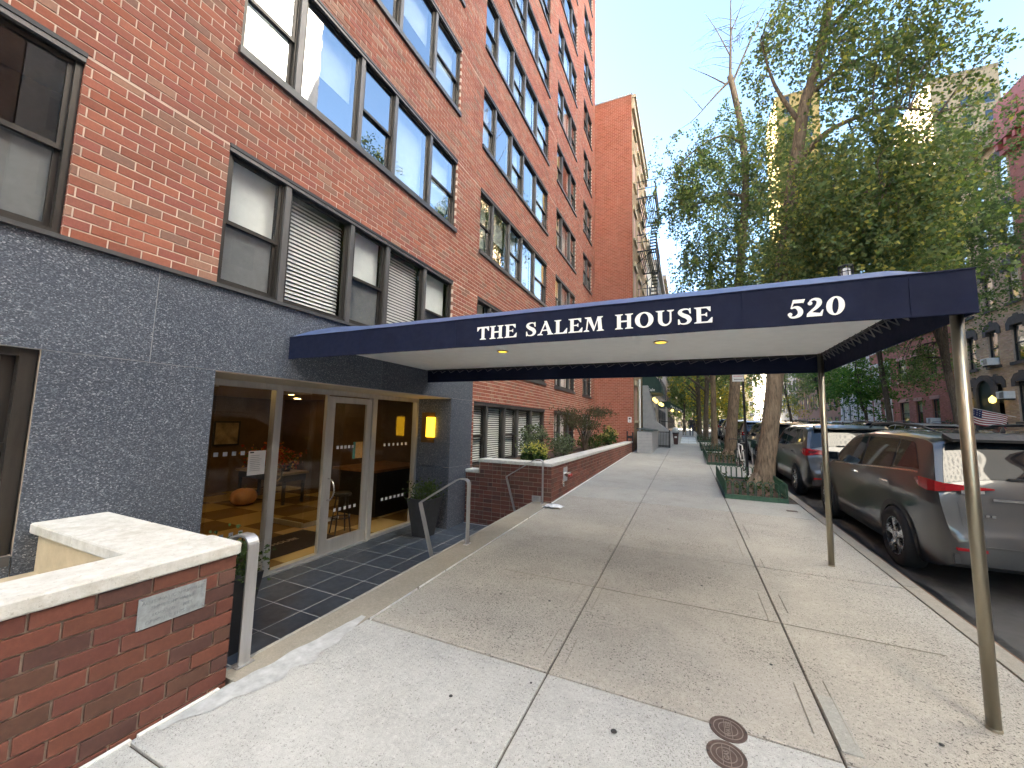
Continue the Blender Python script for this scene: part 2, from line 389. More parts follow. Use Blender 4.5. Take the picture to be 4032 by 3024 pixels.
# kerb of long concrete stones with a rusty steel face
kerb = MB().slope_slab(2.02, 2.15, -12, 45, lambda y: gz(y)-.02, .3).slope_slab(2.02, 2.15, 45, 200, lambda y: gz(y)-.02, .3).build('kerb', MAT['jointfill']); struct(kerb)
yk = [-6, -2.6, .6, 3.4, 5.56, 8.6, 11.7, 14.8, 18, 21, 24, 27, 30, 34, 38, 45]
for a, b in zip(yk, yk[1:]):
    MB().slope_slab(2.018, 2.158, a+.004, b-.004, lambda y: gz(y)+.002, .26).build('kerb_stone', MAT['con_kerb'], kerb)
MB().slope_slab(2.158, 2.178, -6, 45, lambda y: gz(y)-.002, .2).build('kerb_facing', MAT['rust'], kerb)
MB().slope_slab(11.14, 11.30, -12, 45, lambda y: gz(y)+.003, .3).build('kerb_far', MAT['con_kerb'], kerb)
# gutter damp patch (real stain shape, thin tar film)
m = MB(); pts = []
for k in range(40):
    y = 2+k*.5; pts.append((2.172, y, 2.42+.12*noise.noise((y*1.3, 2, 0))+.06*noise.noise((y*5, 1, 0))))
for p, q in zip(pts, pts[1:]):
    m.quad((p[0], p[1], gz(p[1])-.136), (p[2], p[1], gz(p[1])-.136), (q[2], q[1], gz(q[1])-.136), (q[0], q[1], gz(q[1])-.136))
m.build('tar_strip', plain('gutter_tar', (.014, .014, .014), .5), bpy.data.objects['road'])
# white caulk joints, cement smear at the planter corner
m = MB(); y = 2.66
while y < 7.4:
    l = random.uniform(.4, 1.1); w = random.uniform(.006, .012); e = min(y+l, 7.42)
    m.slope_slab(-2.468-w/2, -2.468+w/2, y, e, lambda t: gz(t)+.003, .03); y = e+random.uniform(.005, .05)
m.build('caulk_strip', MAT['caulk'], sidewalk)
m = MB()
for a, b in ((-1.5, 1.2), (1.23, 1.62)): m.slope_slab(-2.695, -2.672, a, b, lambda t: gz(t)+.006, .03)
m.build('caulk_strip', MAT['caulk'], sidewalk)
MB().slope_slab(-2.477, -2.45, 7.46, 19.4, lambda t: gz(t)+.008, .03).build('caulk_strip', MAT['caulk'], sidewalk)
m = MB(); L = []; Rr = []
for k in range(61):
    t = k/60; y = 1.30+t*1.36
    L.append((-2.66-.03*noise.noise((y*6, 0, 3))+max(0, y-1.7)*.10, y)); Rr.append((-2.62+.15*math.sin(t*3.1)+.06*noise.noise((y*9, 5, 0))+t*.10, y))
for k in range(60):
    m.quad(*[(x, y, gz(y)+.0045) for x, y in (L[k], Rr[k], Rr[k+1], L[k+1])])
m.build('cement_patch', MAT['cement'], sidewalk)
for x, y, r in ((-.4, 2.338, .017), (-1.35, 2.18, .012), (-.95, 2.5, .008), (.5, 3.4, .01), (-1.2, 3.6, .012), (.1, 4.6, .012), (1.2, 3.0, .012), (-.3, 6.6, .015), (.35, 7.6, .014)):
    MB().lathe([(r, .0), (r*.9, .0022), (.001, .0024)], (x, y, gz(y)+.0075), 11).build('gum_spot', plain('trodden_gum', (.03, .03, .032), .7), sidewalk)
# tooled score lines beside the joints
m = MB()
for x in (-.975, -.81, .60, .78):
    y = 2.8
    while y < 8:
        l = random.uniform(.3, .9); m.slope_slab(x-.002, x+.002, y, y+l, lambda t: gz(t)+.0085, .004); y += l+random.uniform(.3, 1.2)
m.slope_slab(-1.9, 1.7, 4.085, 4.09, lambda t: gz(t)+.0085, .004)
m.build('score_line', MAT['con_kerb'], sidewalk)
MB().slope_slab(.70, .79, 2.72, 3.18, lambda t: gz(t)+.0075, .008).build('mortar_repair', MAT['con_grey'], sidewalk)

# round iron covers
def cover(x, y, txt, label, rot):
    t = thing('utility_cover', label, 'utility cover', (x, y, gz(y)), 'round utility covers in the sidewalk'); t.rotation_euler = (math.atan(.0217), 0, 0)
    MB().lathe([(.094, -.02), (.094, .004), (.084, .004), (.082, .0015), (0.001, .0015)], n=28).build('lid', MAT['castiron'], t, True, smooth=False)
    m = MB()
    for r in (.070, .045):
        for k in range(36):
            a, b = 2*math.pi*k/36, 2*math.pi*(k+1)/36
            m.prism([(r*math.cos(a), r*math.sin(a)), ((r+.004)*math.cos(a), (r+.004)*math.sin(a)), ((r+.004)*math.cos(b), (r+.004)*math.sin(b)), (r*math.cos(b), r*math.sin(b))], lambda p, h: (p[0], p[1], h), .0016, .004)
    for xx in (-.018, .018): m.box(xx-.0015, xx+.0015, -.064, .064, .0016, .0035)
    ring = m.build('raised_ring', MAT['castline'], t, True); ring.rotation_euler = (0, 0, rot)
    me = text_mesh(txt, .034, .001, .0004, 'CENTER'); o = link('lettering', me, MAT['castline'], t, (0, 0, .0025)); o.rotation_euler = (0, 0, rot+math.pi/2); o.location = (.011, 0, .0025)
    for s in (-1, 1): MB().lathe([(.006, .0042), (.006, .0046), (.0005, .0046)], (s*.087, .012*s, 0), 8).build('pick_hole', MAT['black'], t, True)
cover(.172, 2.634, 'WATER', 'round brown iron cover set across the sidewalk joint', 0)
cover(.149, 2.440, 'GAS', 'round brown iron cover lettered GAS in the pale slab', 0)

# ================================================================== sunken entrance landing
m = MB(); m.box(-5.6, -3.39, 1.6, 7.46, -.75, -.5150)
landing = struct(m.build('entrance_landing', MAT['grout']))
tx = [-5.30, -4.935, -4.47, -4.005, -3.54, -3.39]; ty = [1.66, 1.83, 2.295, 2.76, 3.225, 3.69, 4.155, 4.62, 5.085, 5.55, 6.015, 6.48, 6.945, 7.40]
for i in range(len(tx)-1):
    for k in range(len(ty)-1):
        if (ty[k] < 2.3 or ty[k] > 6.6) and tx[i] < -4.5: continue
        MB().cbox(tx[i]+.006, tx[i+1]-.006, ty[k]+.006, ty[k+1]-.006, -.54, -.512+random.uniform(-.001, .001), .003).build('tile', MAT['tile'], landing)
m = MB()
def kz(y): return gz(y)+.004
m.slope_slab(-2.84, -2.475, 1.70, 7.45, kz, .75)
for x0, x1, z in ((-3.03, -2.84, -.135), (-3.22, -3.03, -.26), (-3.39, -3.22, -.385)): m.box(x0, x1, 1.70, 7.45, -.72, z)
steps = struct(m.build('entrance_steps', MAT['con_kerb']))
MB().slope_slab(-2.846, -2.815, 1.72, 7.44, lambda y: kz(y)+.002, .05).build('nosing', MAT['con_grey'], steps)

# ================================================================== brick helper
FULLB = {}
def brick_tints(pal):
    out = []
    for k in range(14):
        c = pal[min(len(pal)-1, int(abs(random.gauss(0, 1))*len(pal)/2.2))]; j = random.uniform(.86, 1.14)
        out.append((c[0]*j, c[1]*j*random.uniform(.95, 1.05), c[2]*j*random.uniform(.93, 1.07)))
    return out
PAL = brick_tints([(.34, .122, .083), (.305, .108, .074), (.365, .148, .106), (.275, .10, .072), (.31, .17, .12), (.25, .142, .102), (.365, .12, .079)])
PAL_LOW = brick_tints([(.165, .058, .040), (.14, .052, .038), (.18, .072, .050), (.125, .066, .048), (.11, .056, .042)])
PAL_SIDE = brick_tints([(.36, .118, .070), (.385, .13, .08), (.335, .108, .064)])
def brick_wall(parent, axis, face, u0, u1, z0, z1, holes, pal, mat, course=.0866, pitch=.224, jt=.0118, depth=.10, sgn=1, single=300, zphase=0.0, headers=False, view_only=True, name='brick', proud=.002):
    """axis 'y': wall in the y-z plane at x=face, outward +x*sgn ; axis 'x': wall in the x-z plane at y=face, outward +y*sgn"""
    cells = []
    n0 = int(math.floor((z0-zphase)/course)); r = n0
    zz = zphase+n0*course
    while zz < z1-1e-4:
        a, b = max(zz+jt/2, z0), min(zz+course-jt/2, z1)
        if b-a > .012:
            zc = (a+b)/2
            ints = [(u0, u1)]
            for (h0, h1, hz0, hz1) in holes:
                if hz0-.012 < zc < hz1+.012:
                    nx = []
                    for (p, q) in ints:
                        if h1 <= p or h0 >= q: nx.append((p, q)); continue
                        if h0 > p: nx.append((p, h0))
                        if h1 < q: nx.append((h1, q))
                    ints = nx
            rs = random.Random(r*77+int(face*100))
            for (p, q) in ints:
                pos = math.floor(p/pitch)*pitch+(r % 2)*pitch/2-pitch
                while pos < q:
                    w = pitch
                    if headers and rs.random() < .28: w = pitch/2
                    c0, c1 = max(pos+jt/2, p+.001), min(pos+w-jt/2, q-.001)
                    if p > u0+1e-6 and pos < p: c0 = p+.001
                    if c1-c0 > .028: cells.append((c0, c1, a, b))
                    elif c1-c0 > .004 and cells and abs(cells[-1][1]-(c0-jt)) < .02 and cells[-1][2] == a: cells[-1] = (cells[-1][0], c1, a, b)
                    pos += w
        zz += course; r += 1
    def P(u, z, d): return (face-sgn*d, u, z) if axis == 'y' else (u, face-sgn*d, z)
    sized = []
    for c in cells:
        q = [project(P(c[i], c[j], 0)) for i, j in ((0, 2), (1, 2), (1, 3), (0, 3))]
        if any(k is None for k in q) or not any(-80 < k[0] < 4112 and -80 < k[1] < 3104 for k in q):
            if not view_only: sized.append((0, c))
            continue
        ar = abs(sum(q[i][0]*q[(i+1) % 4][1]-q[(i+1) % 4][0]*q[i][1] for i in range(4)))/2
        sized.append((ar, c))
    sized.sort(key=lambda t: -t[0])
    off = OFF[parent]; big = MB()
    for i, (ar, (c0, c1, a, b)) in enumerate(sized):
        t = random.choice(pal); j = random.uniform(-.0018, .0018); e = .0022
        L0, L1 = (c1-c0), (b-a)
        def bx(mb, o0, oz, dd):
            v = [P(o0+u, oz+z, dd+d) for d in (0, depth) for u, z in (((e, e), (L0-e, e), (L0-e, L1-e), (e, L1-e)) if d == 0 else ((0, 0), (L0, 0), (L0, L1), (0, L1)))]
            v2 = [P(o0+u, oz+z, dd+e) for u, z in ((0, 0), (L0, 0), (L0, L1), (0, L1))]
            fl = (axis == 'y') == (sgn > 0)
            f = [(0, 1, 2, 3)]+[(8+k, 8+(k+1) % 4, (k+1) % 4, k) for k in range(4)]+[(4+k, 4+(k+1) % 4, 8+(k+1) % 4, 8+k) for k in range(4)]
            if not fl: f = [x[::-1] for x in f]
            mb.add(v+v2, f, t)
        if i < single:
            key = (axis, sgn, round(L0, 3), round(L1, 3), round(t[0], 4), mat.name)
            if key not in FULLB:
                mb = MB(); n = face if axis == 'y' else face
                # local origin: face plane, left bottom
                def Q(u, z, d): return (-sgn*d, u, z) if axis == 'y' else (u, -sgn*d, z)
                P_old = P; P = Q; bx(mb, 0, 0, 0); P = P_old
                me = mb.mesh(name); me.materials.append(mat); FULLB[key] = me
            o = link(name, FULLB[key], None, parent)
            o.location = Vector(P(c0, a, j)) - off
        else: bx(big, c0, a, j)
    if big.f:
        o = big.build(name+'work', mat, parent); o['kind'] = 'stuff'
    return len(sized)
def wall_sheet(parent, axis, face, u0, u1, z0, z1, holes, mat, reveal=.12, sgn=1, name='mortar', rev_mat=None):
    us = sorted({u0, u1}|{min(max(h[0], u0), u1) for h in holes}|{min(max(h[1], u0), u1) for h in holes})
    zs = sorted({z0, z1}|{min(max(h[2], z0), z1) for h in holes}|{min(max(h[3], z0), z1) for h in holes})
    m = MB()
    def P(u, z, d=0): return (face-sgn*d, u, z) if axis == 'y' else (u, face-sgn*d, z)
    for i in range(len(us)-1):
        j = 0
        while j < len(zs)-1:
            uc, zc = (us[i]+us[i+1])/2, (zs[j]+zs[j+1])/2
            if not any(h[0] < uc < h[1] and h[2] < zc < h[3] for h in holes):
                m.quad(P(us[i], zs[j]), P(us[i+1], zs[j]), P(us[i+1], zs[j+1]), P(us[i], zs[j+1]))
            j += 1
    for h in holes:
        a, b, c, d = h[0]-.004, h[1]+.004, h[2]-.004, h[3]+.004
        m.quad(P(a, c), P(b, c), P(b, c, reveal), P(a, c, reveal)); m.quad(P(a, d), P(b, d), P(b, d, reveal), P(a, d, reveal))
        m.quad(P(a, c), P(a, d), P(a, d, reveal), P(a, c, reveal)); m.quad(P(b, c), P(b, d), P(b, d, reveal), P(b, c, reveal))
    return m.build(name, mat, parent)
# ================================================================== 520: the brick apartment building
B = thing('apartment_building', 'tall red brick apartment building with granite base and bands of dark framed windows', 'building', (FX, 8, -.5))
FLO = [(3.03, 4.57)]+[(5.75+2.68*k, 7.28+2.68*k) for k in range(0, 10)]
COLS = {'A': [-3.2, -2.35, -1.35, -.55, .42, 1.19], 'B': [2.30, 3.0, 4.02, 4.78, 5.78, 6.69], 'C': [7.75, 8.45, 9.47, 10.35, 11.42, 12.62],
        'D': [13.62, 14.4, 15.6, 16.45], 'E': [17.82, 18.7, 19.58]}
KIND = {5: 'dpdpd', 3: 'dpd', 2: 'dd'}
wins = []
for c, ed in COLS.items():
    for k, (z0, z1) in enumerate(FLO):
        pts = [(FX, y, z) for y in (ed[0], ed[-1], (ed[0]+ed[-1])/2) for z in (z0, z1, (z0+z1)/2)]
        if any(in_view(p, 250) for p in pts): wins.append((c, k+2, ed, z0, z1))
for c in 'CDE': wins.append((c, 1, COLS[c], .62, 2.09))
holes = [(ed[0], ed[-1], z0-(.0 if f == 2 or f == 1 else .02), z1) for c, f, ed, z0, z1 in wins]
holes.append((-2.2, 1.17, .62, 2.12))            # window of the light well
ENTRY = (2.37, 6.79, -.6, 2.11)
holes_all = holes+[ENTRY]
wall_sheet(B, 'y', FX-.005, -9, 20.40, -.7, 28.6, holes_all, MAT['mortar'])
gran_hole = (-12, 7.65, -.8, 3.03)
zt_view = 28
brick_wall(B, 'y', FX, -.6, 20.40, .0, zt_view, holes+[gran_hole, (-12, 7.65, -1, 3.03)], PAL, MAT['brick'])
# ordinary brick above and behind what the camera sees
mt = NT('brick_plain_far'); bt = mt.n('TexBrick'); bt.inputs['Scale'].default_value = 1; bt.inputs['Brick Width'].default_value = .224; bt.inputs['Row Height'].default_value = .0866; bt.inputs['Mortar Size'].default_value = .01
bt.inputs['Color1'].default_value = (.31, .1, .065, 1); bt.inputs['Color2'].default_value = (.26, .09, .06, 1); bt.inputs['Mortar'].default_value = (.5, .38, .3, 1)
mp = mt.n('Mapping'); mp.inputs['Rotation'].default_value = (R_(90), 0, R_(90)); mt.l(mt.co, mp.inputs[0]); mt.l(mp.outputs[0], bt.inputs[0]); mt.col(bt.outputs[0]); mt.set(Roughness=.85)
MB().box(FX-.2, FX-.002, -9, 20.40, zt_view+.05, 28.6).box(FX-.2, FX-.002, -50, -9.02, -1, 28.6).build('upper_wall', mt.m, B)
# dark core behind the windows, party wall and roof
m = MB(); m.box(-24, FX-1.15, -50, 20.36, 2.75, 28.6).box(-24, FX-1.15, 8.6, 20.36, -.8, 2.70).box(-24, FX-1.15, -40, 1.2, -.8, 2.70)
m.build('core', MAT['dark'], B)
MB().box(FX-1.2, FX-.14, 20.30, 20.38, -.8, 28.6).build('party_wall', MAT['mortar'], B)
MB().box(FX-1.14, FX-.13, -9, 20.3, 2.55, 2.72).box(FX-1.14, FX-.13, -9, 20.3, 4.78, 4.9).box(FX-1.14, FX-.13, 7.0, 7.2, -.6, 2.5).build('floor_slab', MAT['dark'], B)
# pale control joints at window heads
for z, spans in [(4.57, [(1.19, 2.30), (6.69, 7.75)]), (7.28, [(6.69, 7.75), (12.62, 13.62)]), (9.96, [(6.69, 7.75), (12.62, 13.62), (16.45, 17.82)]), (12.64, [(12.62, 13.62), (16.45, 17.82)]), (2.86, [(12.62, 13.62), (16.45, 17.82)])]:
    for a, b in spans: MB().box(FX-.01, FX+.0015, a, b, z-.004, z+.010).build('control_joint', MAT['joint'], B)

# ---- windows: one part each, with frame bars, panes, blinds as sub-parts
WPROTO = {}
def make_window(ed, h, style):
    """frame mesh in local coordinates: x=0 at the brick face, y from 0, z from 0"""
    e = [y-ed[0] for y in ed]; W_ = e[-1]; kinds = KIND[len(e)-1]
    fr = MB(); mul = MB(); panes = []
    fr.box(-.13, -.035, 0, .045, 0, h).box(-.13, -.035, W_-.045, W_, 0, h).box(-.131, -.034, .045, W_-.045, 0, .05).box(-.131, -.034, .045, W_-.045, h-.06, h)
    for y in e[1:-1]:
        fr.box(-.13, -.046, y-.06, y-.036, .05, h-.06).box(-.13, -.046, y+.036, y+.06, .05, h-.06)
        mul.box(-.14, -.012, y-.036, y+.036, .012, h-.05)
    mul.box(-.033, .004, -.0, W_, h-.052, h-.012)
    for k, kd in enumerate(kinds):
        a = e[k]+(.06 if k else .045); b = e[k+1]-(.06 if k < len(kinds)-1 else .045)
        if kd == 'd':
            zm = h*.47
            for z0, z1, x in ((zm-.02, h-.06, -.075), (.05, zm+.03, -.108)):
                fr.box(x-.014, x+.014, a, a+.035, z0, z1).box(x-.014, x+.014, b-.035, b, z0, z1).box(x-.0145, x+.0145, a+.035, b-.035, z0, z0+.042).box(x-.0145, x+.0145, a+.035, b-.035, z1-.038, z1)
                panes.append((x, a+.035, b-.035, z0+.042, z1-.038))
        else:
            fr.box(-.095, -.055, a, a+.022, .05, h-.06).box(-.095, -.055, b-.022, b, .05, h-.06).box(-.0955, -.0545, a+.022, b-.022, .05, .075).box(-.0955, -.0545, a+.022, b-.022, h-.085, h-.06)
            panes.append((-.075, a+.022, b-.022, .075, h-.085))
    return fr.mesh('window'), mul.mesh('mullion'), panes
def pane_mesh(x, a, b, c, d, low=False):
    key = ('pane', round(b-a, 3), round(d-c, 3), low)
    if key not in WPROTO:
        m = MB(); m.quad((0, 0, 0), (0, b-a, 0), (0, b-a, d-c), (0, 0, d-c)); me = m.mesh('pane'); me.materials.append(MAT['glass_low' if low else 'glass']); WPROTO[key] = me
    return WPROTO[key]
rw = random.Random(11)
for c, fl, ed, z0, z1 in wins:
    h = z1-z0; key = (c, round(h, 3))
    if key not in WPROTO:
        a, b, p = make_window(ed, h, c); a.materials.append(MAT['frame']); b.materials.append(MAT['frame_hi']); WPROTO[key] = (a, b, p)
    a, b, panes = WPROTO[key]
    base = Vector((FX, ed[0], z0))-OFF[B]
    w = link('window', a, None, B, base)
    link('mullion', b, None, w)
    for p in panes: link('pane', pane_mesh(*p, low=fl <= 2), None, w, (p[0], p[1], p[3]))
    W_ = ed[-1]-ed[0]
    hm = MB().box(-.02, .012, -.004, W_+.004, h-.008, h+.03); hm.build('head_flashing', MAT['head'], w, True)
    if fl >= 3: MB().box(-.13, .045, -.02, W_+.02, -.095, -.004).build('sill', MAT['ledge'], w, True)
    elif fl == 2 and c in 'CDE': MB().box(-.13, .04, -.02, W_+.02, -.1, -.004).build('sill', MAT['ledge'], w, True)
    elif fl == 1: MB().box(-.13, .04, -.02, W_+.02, -.07, -.004).build('sill', MAT['coping'], w, True)
    # what hangs behind the glass
    for k in range(len(ed)-1):
        y0, y1 = ed[k]-ed[0]+.05, ed[k+1]-ed[0]-.05
        r = rw.random()
        if (c == 'B' and fl == 2 and k in (1, 3)) or (fl == 1 and c == 'C'):
            n = 27 if fl == 2 else 24; zz0, zz1 = .06, h-.08; par = w
            if fl == 2:
                for q in range(n):
                    z = zz0+(zz1-zz0)*q/n+.02
                    key2 = ('slat', round(y1-y0, 3))
                    if key2 not in WPROTO:
                        sm = MB(); sm.quad((.012, 0, -.021), (.012, y1-y0, -.021), (-.010, y1-y0, .018), (-.010, 0, .018)); me = sm.mesh('slat'); me.materials.append(MAT['slat']); WPROTO[key2] = me
                    link('slat', WPROTO[key2], None, w, (-.20, y0, z))
                MB().quad((-.25, y0, 0), (-.25, y1, 0), (-.25, y1, h), (-.25, y0, h)).build('blind_back', MAT['shade_grey'], w, True)
            else:
                sm = MB()
                for q in range(n):
                    z = zz0+(zz1-zz0)*q/n+.02; sm.quad((-.165, y0, z-.018), (-.165, y1, z-.018), (-.185, y1, z+.014), (-.185, y0, z+.014))
                o = sm.build('blind', MAT['slat'], w, True); o['kind'] = 'stuff'
        elif c == 'B' and fl == 2:
            MB().quad((-.2, y0, h*.46), (-.2, y1, h*.46), (-.2, y1, h), (-.2, y0, h)).build('roller_shade', MAT['shade'], w, True)
            MB().quad((-.135, y0, .05), (-.135, y1, .05), (-.135, y1, h*.47), (-.135, y0, h*.47)).build('insect_screen', MAT['shade_grey'], w, True)
        elif c == 'A' and fl == 2:
            MB().quad((-.135, y0, .05), (-.135, y1, .05), (-.135, y1, h*.47), (-.135, y0, h*.47)).build('insect_screen', MAT['shade_grey'], w, True)
        elif r < .8:
            zz = h*rw.choice((0, 0, 0, .2, .48)); MB().quad((-.22, y0, zz), (-.22, y1, zz), (-.22, y1, h), (-.22, y0, h)).build('curtain', MAT['shade'], w, True)
# window of the sunken light well at the left
m = MB().box(-.2, -.03, -2.2, 1.17, .62, .70).box(-.2, -.03, 1.08, 1.17, .70, 2.12).box(-.2, -.05, .0, .06, .70, 2.12).box(-.2, -.031, -2.2, 1.08, 2.06, 2.12).box(-.16, -.08, .06, 1.08, 1.36, 1.42).box(-.15, -.10, 1.01, 1.08, .70, 2.06)
mm = MB(); mm.v = [(p[0]+FX, p[1], p[2]) for p in m.v]; mm.f = m.f; mm.t = m.t; mm.m = m.m
wl = mm.build('window', MAT['frame'], B)
MB().quad((FX-.12, -2.2, .7), (FX-.12, 1.08, .7), (FX-.12, 1.08, 2.06), (FX-.12, -2.2, 2.06)).build('pane', MAT['glass'], wl)
MB().box(FX-.2, FX+.02, -2.2, 1.16, .55, .617).build('sill', MAT['ledge'], wl)

# ---- granite base, ledge
gp = [(-3, 1.818, 2.123, 2.985), (1.824, 4.75, 2.123, 2.985), (4.756, 7.65, 2.123, 2.985), (1.174, 2.366, .262, 2.118), (1.174, 2.366, -.56, .257), (6.794, 7.65, .705, 2.118), (6.794, 7.65, -.56, .70), (-3, 1.168, -.3, .61)]
for y0, y1, z0, z1 in gp:
    MB().box(FX-.03, FX+.012, y0, y1, z0, z1).build('granite_panel', MAT['granite'], B)
MB().box(FX-.02, FX+.05, -3, 7.66, 2.99, 3.026).build('granite_ledge', MAT['ledge'], B)
MB().box(FX-.03, FX+.009, -3, 7.645, -.6, 2.988).build('granite_joint', plain('granite_joint_pale', (.30, .30, .31), .8), B) if False else None
m = MB()
for y0, y1, z0, z1 in [(-3, 7.645, 2.1185, 2.1225), (1.8185, 1.8235, 2.1225, 2.985), (4.7505, 4.7555, 2.1225, 2.985), (6.8, 7.645, .7005, .7045), (1.18, 2.36, .2575, .2615)]: m.box(FX-.028, FX+.0095, y0, y1, z0, z1)
m.build('granite_joint', plain('granite_joint_pale', (.34, .345, .36), .8), B)
# recess: side cheeks in granite, painted soffit
MB().box(-5.34, FX+.010, 6.792, 6.83, .705, 2.108).build('granite_panel', MAT['granite'], B)
MB().box(-5.34, FX+.010, 6.792, 6.83, -.56, .700).build('granite_panel', MAT['granite'], B)
MB().box(-5.34, FX+.010, 2.33, 2.368, -.56, 2.108).build('granite_panel', MAT['granite'], B)
MB().box(-5.40, FX-.031, 2.33, 6.83, 2.109, 2.16).build('recess_soffit', MAT['soffit_paint'], B)

# ---- storefront
SX = -5.32
m = MB()
m.box(SX-.06, SX+.05, 2.37, 6.79, 2.03, 2.108).box(SX-.055, SX+.045, 2.37, 4.50, -.512, -.455).box(SX-.055, SX+.045, 5.56, 6.79, -.512, -.455)
for y0, y1 in ((2.37, 2.43), (3.60, 3.70), (5.47, 5.57), (6.73, 6.79)): m.box(SX-.06, SX+.05, y0, y1, -.512, 2.03)
m.box(SX-.03, SX+.03, 4.475, 4.505, -.455, 2.03)
sf = m.build('storefront', MAT['alu'], B)
MB().box(SX-.08, SX+.09, 3.7, 5.47, -.512, -.497).build('threshold', MAT['steel'], sf)
for y0, y1 in ((2.43, 3.60), (3.70, 4.475), (5.57, 6.73)):
    MB().quad((SX, y0, -.455), (SX, y1, -.455), (SX, y1, 2.03), (SX, y0, 2.03)).build('pane', MAT['glass_lobby'], sf)
m = MB().box(SX-.022, SX+.022, 4.515, 4.645, -.495, 2.01).box(SX-.022, SX+.022, 5.34, 5.455, -.495, 2.01).box(SX-.0215, SX+.0215, 4.645, 5.34, 1.91, 2.01).box(SX-.0215, SX+.0215, 4.645, 5.34, -.495, -.29)
dr = m.build('door', MAT['alu'], B)
MB().quad((SX, 4.645, -.29), (SX, 5.34, -.29), (SX, 5.34, 1.91), (SX, 4.645, 1.91)).build('pane', MAT['glass_lobby'], dr)
def d_handle(parent, y, z, x, s=1):
    p = [(x, y, z+.17)]+[(x+s*.11*math.sin(math.pi*k/14)+s*.03, y+.0, z+.17*math.cos(math.pi*k/14)) for k in range(15)]+[(x, y, z-.17)]
    MB().tube(p, .0125, 8).build('handle', MAT['chrome'], parent, smooth=True)
d_handle(dr, 4.60, .51, SX+.022); d_handle(dr, 4.60, .51, SX-.022, -1)
# square safety stickers, notice sheet, door card
sme = MB().quad((0, -.026, -.026), (0, .026, -.026), (0, .026, .026), (0, -.026, .026)).mesh('sticker'); sme.materials.append(plain('frosted_sticker', (.55, .57, .6), .7))
for y0, y1, n, z in ((2.92, 3.24, 4, 1.17), (4.76, 5.08, 5, 1.17), (5.86, 6.48, 6, 1.165), (2.95, 3.3, 4, .15), (4.78, 5.2, 5, .15), (5.87, 6.45, 6, .14)):
    for k in range(n): link('sticker', sme, None, sf, Vector((SX+.004, y0+(y1-y0)*k/(n-1), z))-OFF[B])
def paper(y0, y1, z0, z1, x, lines, label, mat=MAT['white'], header=None):
    t = thing('notice', label, 'notice', (x, (y0+y1)/2, z0))
    MB().box(x, x+.0015, y0, y1, z0, z1).build('sheet', mat, t)
    m = MB(); w = y1-y0
    for k in range(lines):
        z = z1-(z1-z0)*(.2+.7*k/lines); m.quad(*[(x+.0022, y, zz) for y, zz in ((y0+w*.12, z), (y0+w*random.uniform(.55, .9), z), (y0+w*.7, z+.005), (y0+w*.12, z+.005))])
    m.build('print', plain('grey_print', (.25, .25, .26), .7), t)
    if header:
        MB().quad(*[(x+.0024, y, zz) for y, zz in ((y0+w*.08, z1-.028), (y0+w*.3, z1-.028), (y0+w*.3, z1-.012), (y0+w*.08, z1-.012))]).build('heading', MAT['black'], t)
paper(3.315, 3.548, .87, 1.19, SX+.004, 9, 'white printed notice taped inside the sidelight', header=True)
tg = thing('directory_card', 'green and orange lit card on the door glass', 'card', (SX, 5.2, .96))
MB().box(SX-.012, SX-.004, 5.105, 5.315, .96, 1.245).build('card', plain('card_orange', (.75, .42, .12), .6, var=.3, scale=60), tg)
MB().box(SX-.013, SX-.003, 5.100, 5.15, .958, 1.247).build('border', plain('card_teal', (.10, .35, .28), .6), tg)
# wall sconce in the recess
sc = thing('wall_sconce', 'lit amber wall sconce on the granite cheek of the entrance', 'lamp', (-4.95, 6.79, 1.3))
MB().box(-5.16, -4.83, 6.770, 6.791, 1.19, 1.82).build('back_plate', plain('bronze_plate', (.16, .10, .05), .35, .8), sc)
m = MB(); prof = []
for k in range(9):
    a = math.pi*k/8; prof.append((-4.92-.105*math.cos(a), 6.768-.07*math.sin(a)))
m.prism(prof, lambda p, h: (p[0], p[1], h), 1.31, 1.72); m.build('diffuser', MAT['lampglow'], sc)

# ---- lobby
lob = thing('lobby', 'amber lit lobby seen through the entrance glass', 'lobby', (-8, 5, -.5)); lob['kind'] = 'structure'
mf = NT('lobby_floor'); ch = mf.n('TexChecker'); ch.inputs['Scale'].default_value = 1.1; mf.l(mf.co, ch.inputs[0]); ch.inputs[1].default_value = (.55, .40, .17, 1); ch.inputs[2].default_value = (.24, .15, .06, 1); mf.col(ch.outputs[0]); mf.set(Roughness=.25)
MB().box(-12, SX-.07, .6, 8.5, -.7, -.500).build('lobby_floor', mf.m, lob)
MB().box(-12, SX-.07, .6, 8.5, 2.2, 2.4).build('lobby_ceiling', plain('lobby_ceiling', (.32, .25, .16), .8), lob)
mw = plain('lobby_panelling', (.12, .075, .04), .45, var=.3, scale=2)
MB().box(-12.2, -12, .6, 8.5, -.6, 2.3).box(-12, SX-.2, 8.5, 8.6, -.6, 2.3).box(-12, SX-.2, .5, .6, -.6, 2.3).build('lobby_wall', mw, lob)
MB().box(SX-.08, SX-.05, 6.795, 8.5, -.6, 2.3).box(SX-.08, SX-.05, .6, 2.365, -.6, 2.3).build('lobby_front_wall', MAT['dark'], lob)
for (x, y) in ((-6.3, 3.2), (-6.2, 5.4), (-8.4, 3.6), (-8.6, 6.2), (-10.6, 4.6), (-10.2, 7.6)):
    t = thing('ceiling_downlight', 'lit round downlight in the lobby ceiling', 'ceiling light', (x, y, 2.19), 'downlights in the lobby ceiling')
    MB().lathe([(.10, 2.202), (.10, 2.188), (.085, 2.188)], (x, y, 0), 16).build('trim', MAT['alu'], t)
    MB().lathe([(.084, 2.1885), (.084, 2.184), (.01, 2.184)], (x, y, 0), 16).build('lens', MAT['ceilglow'], t)
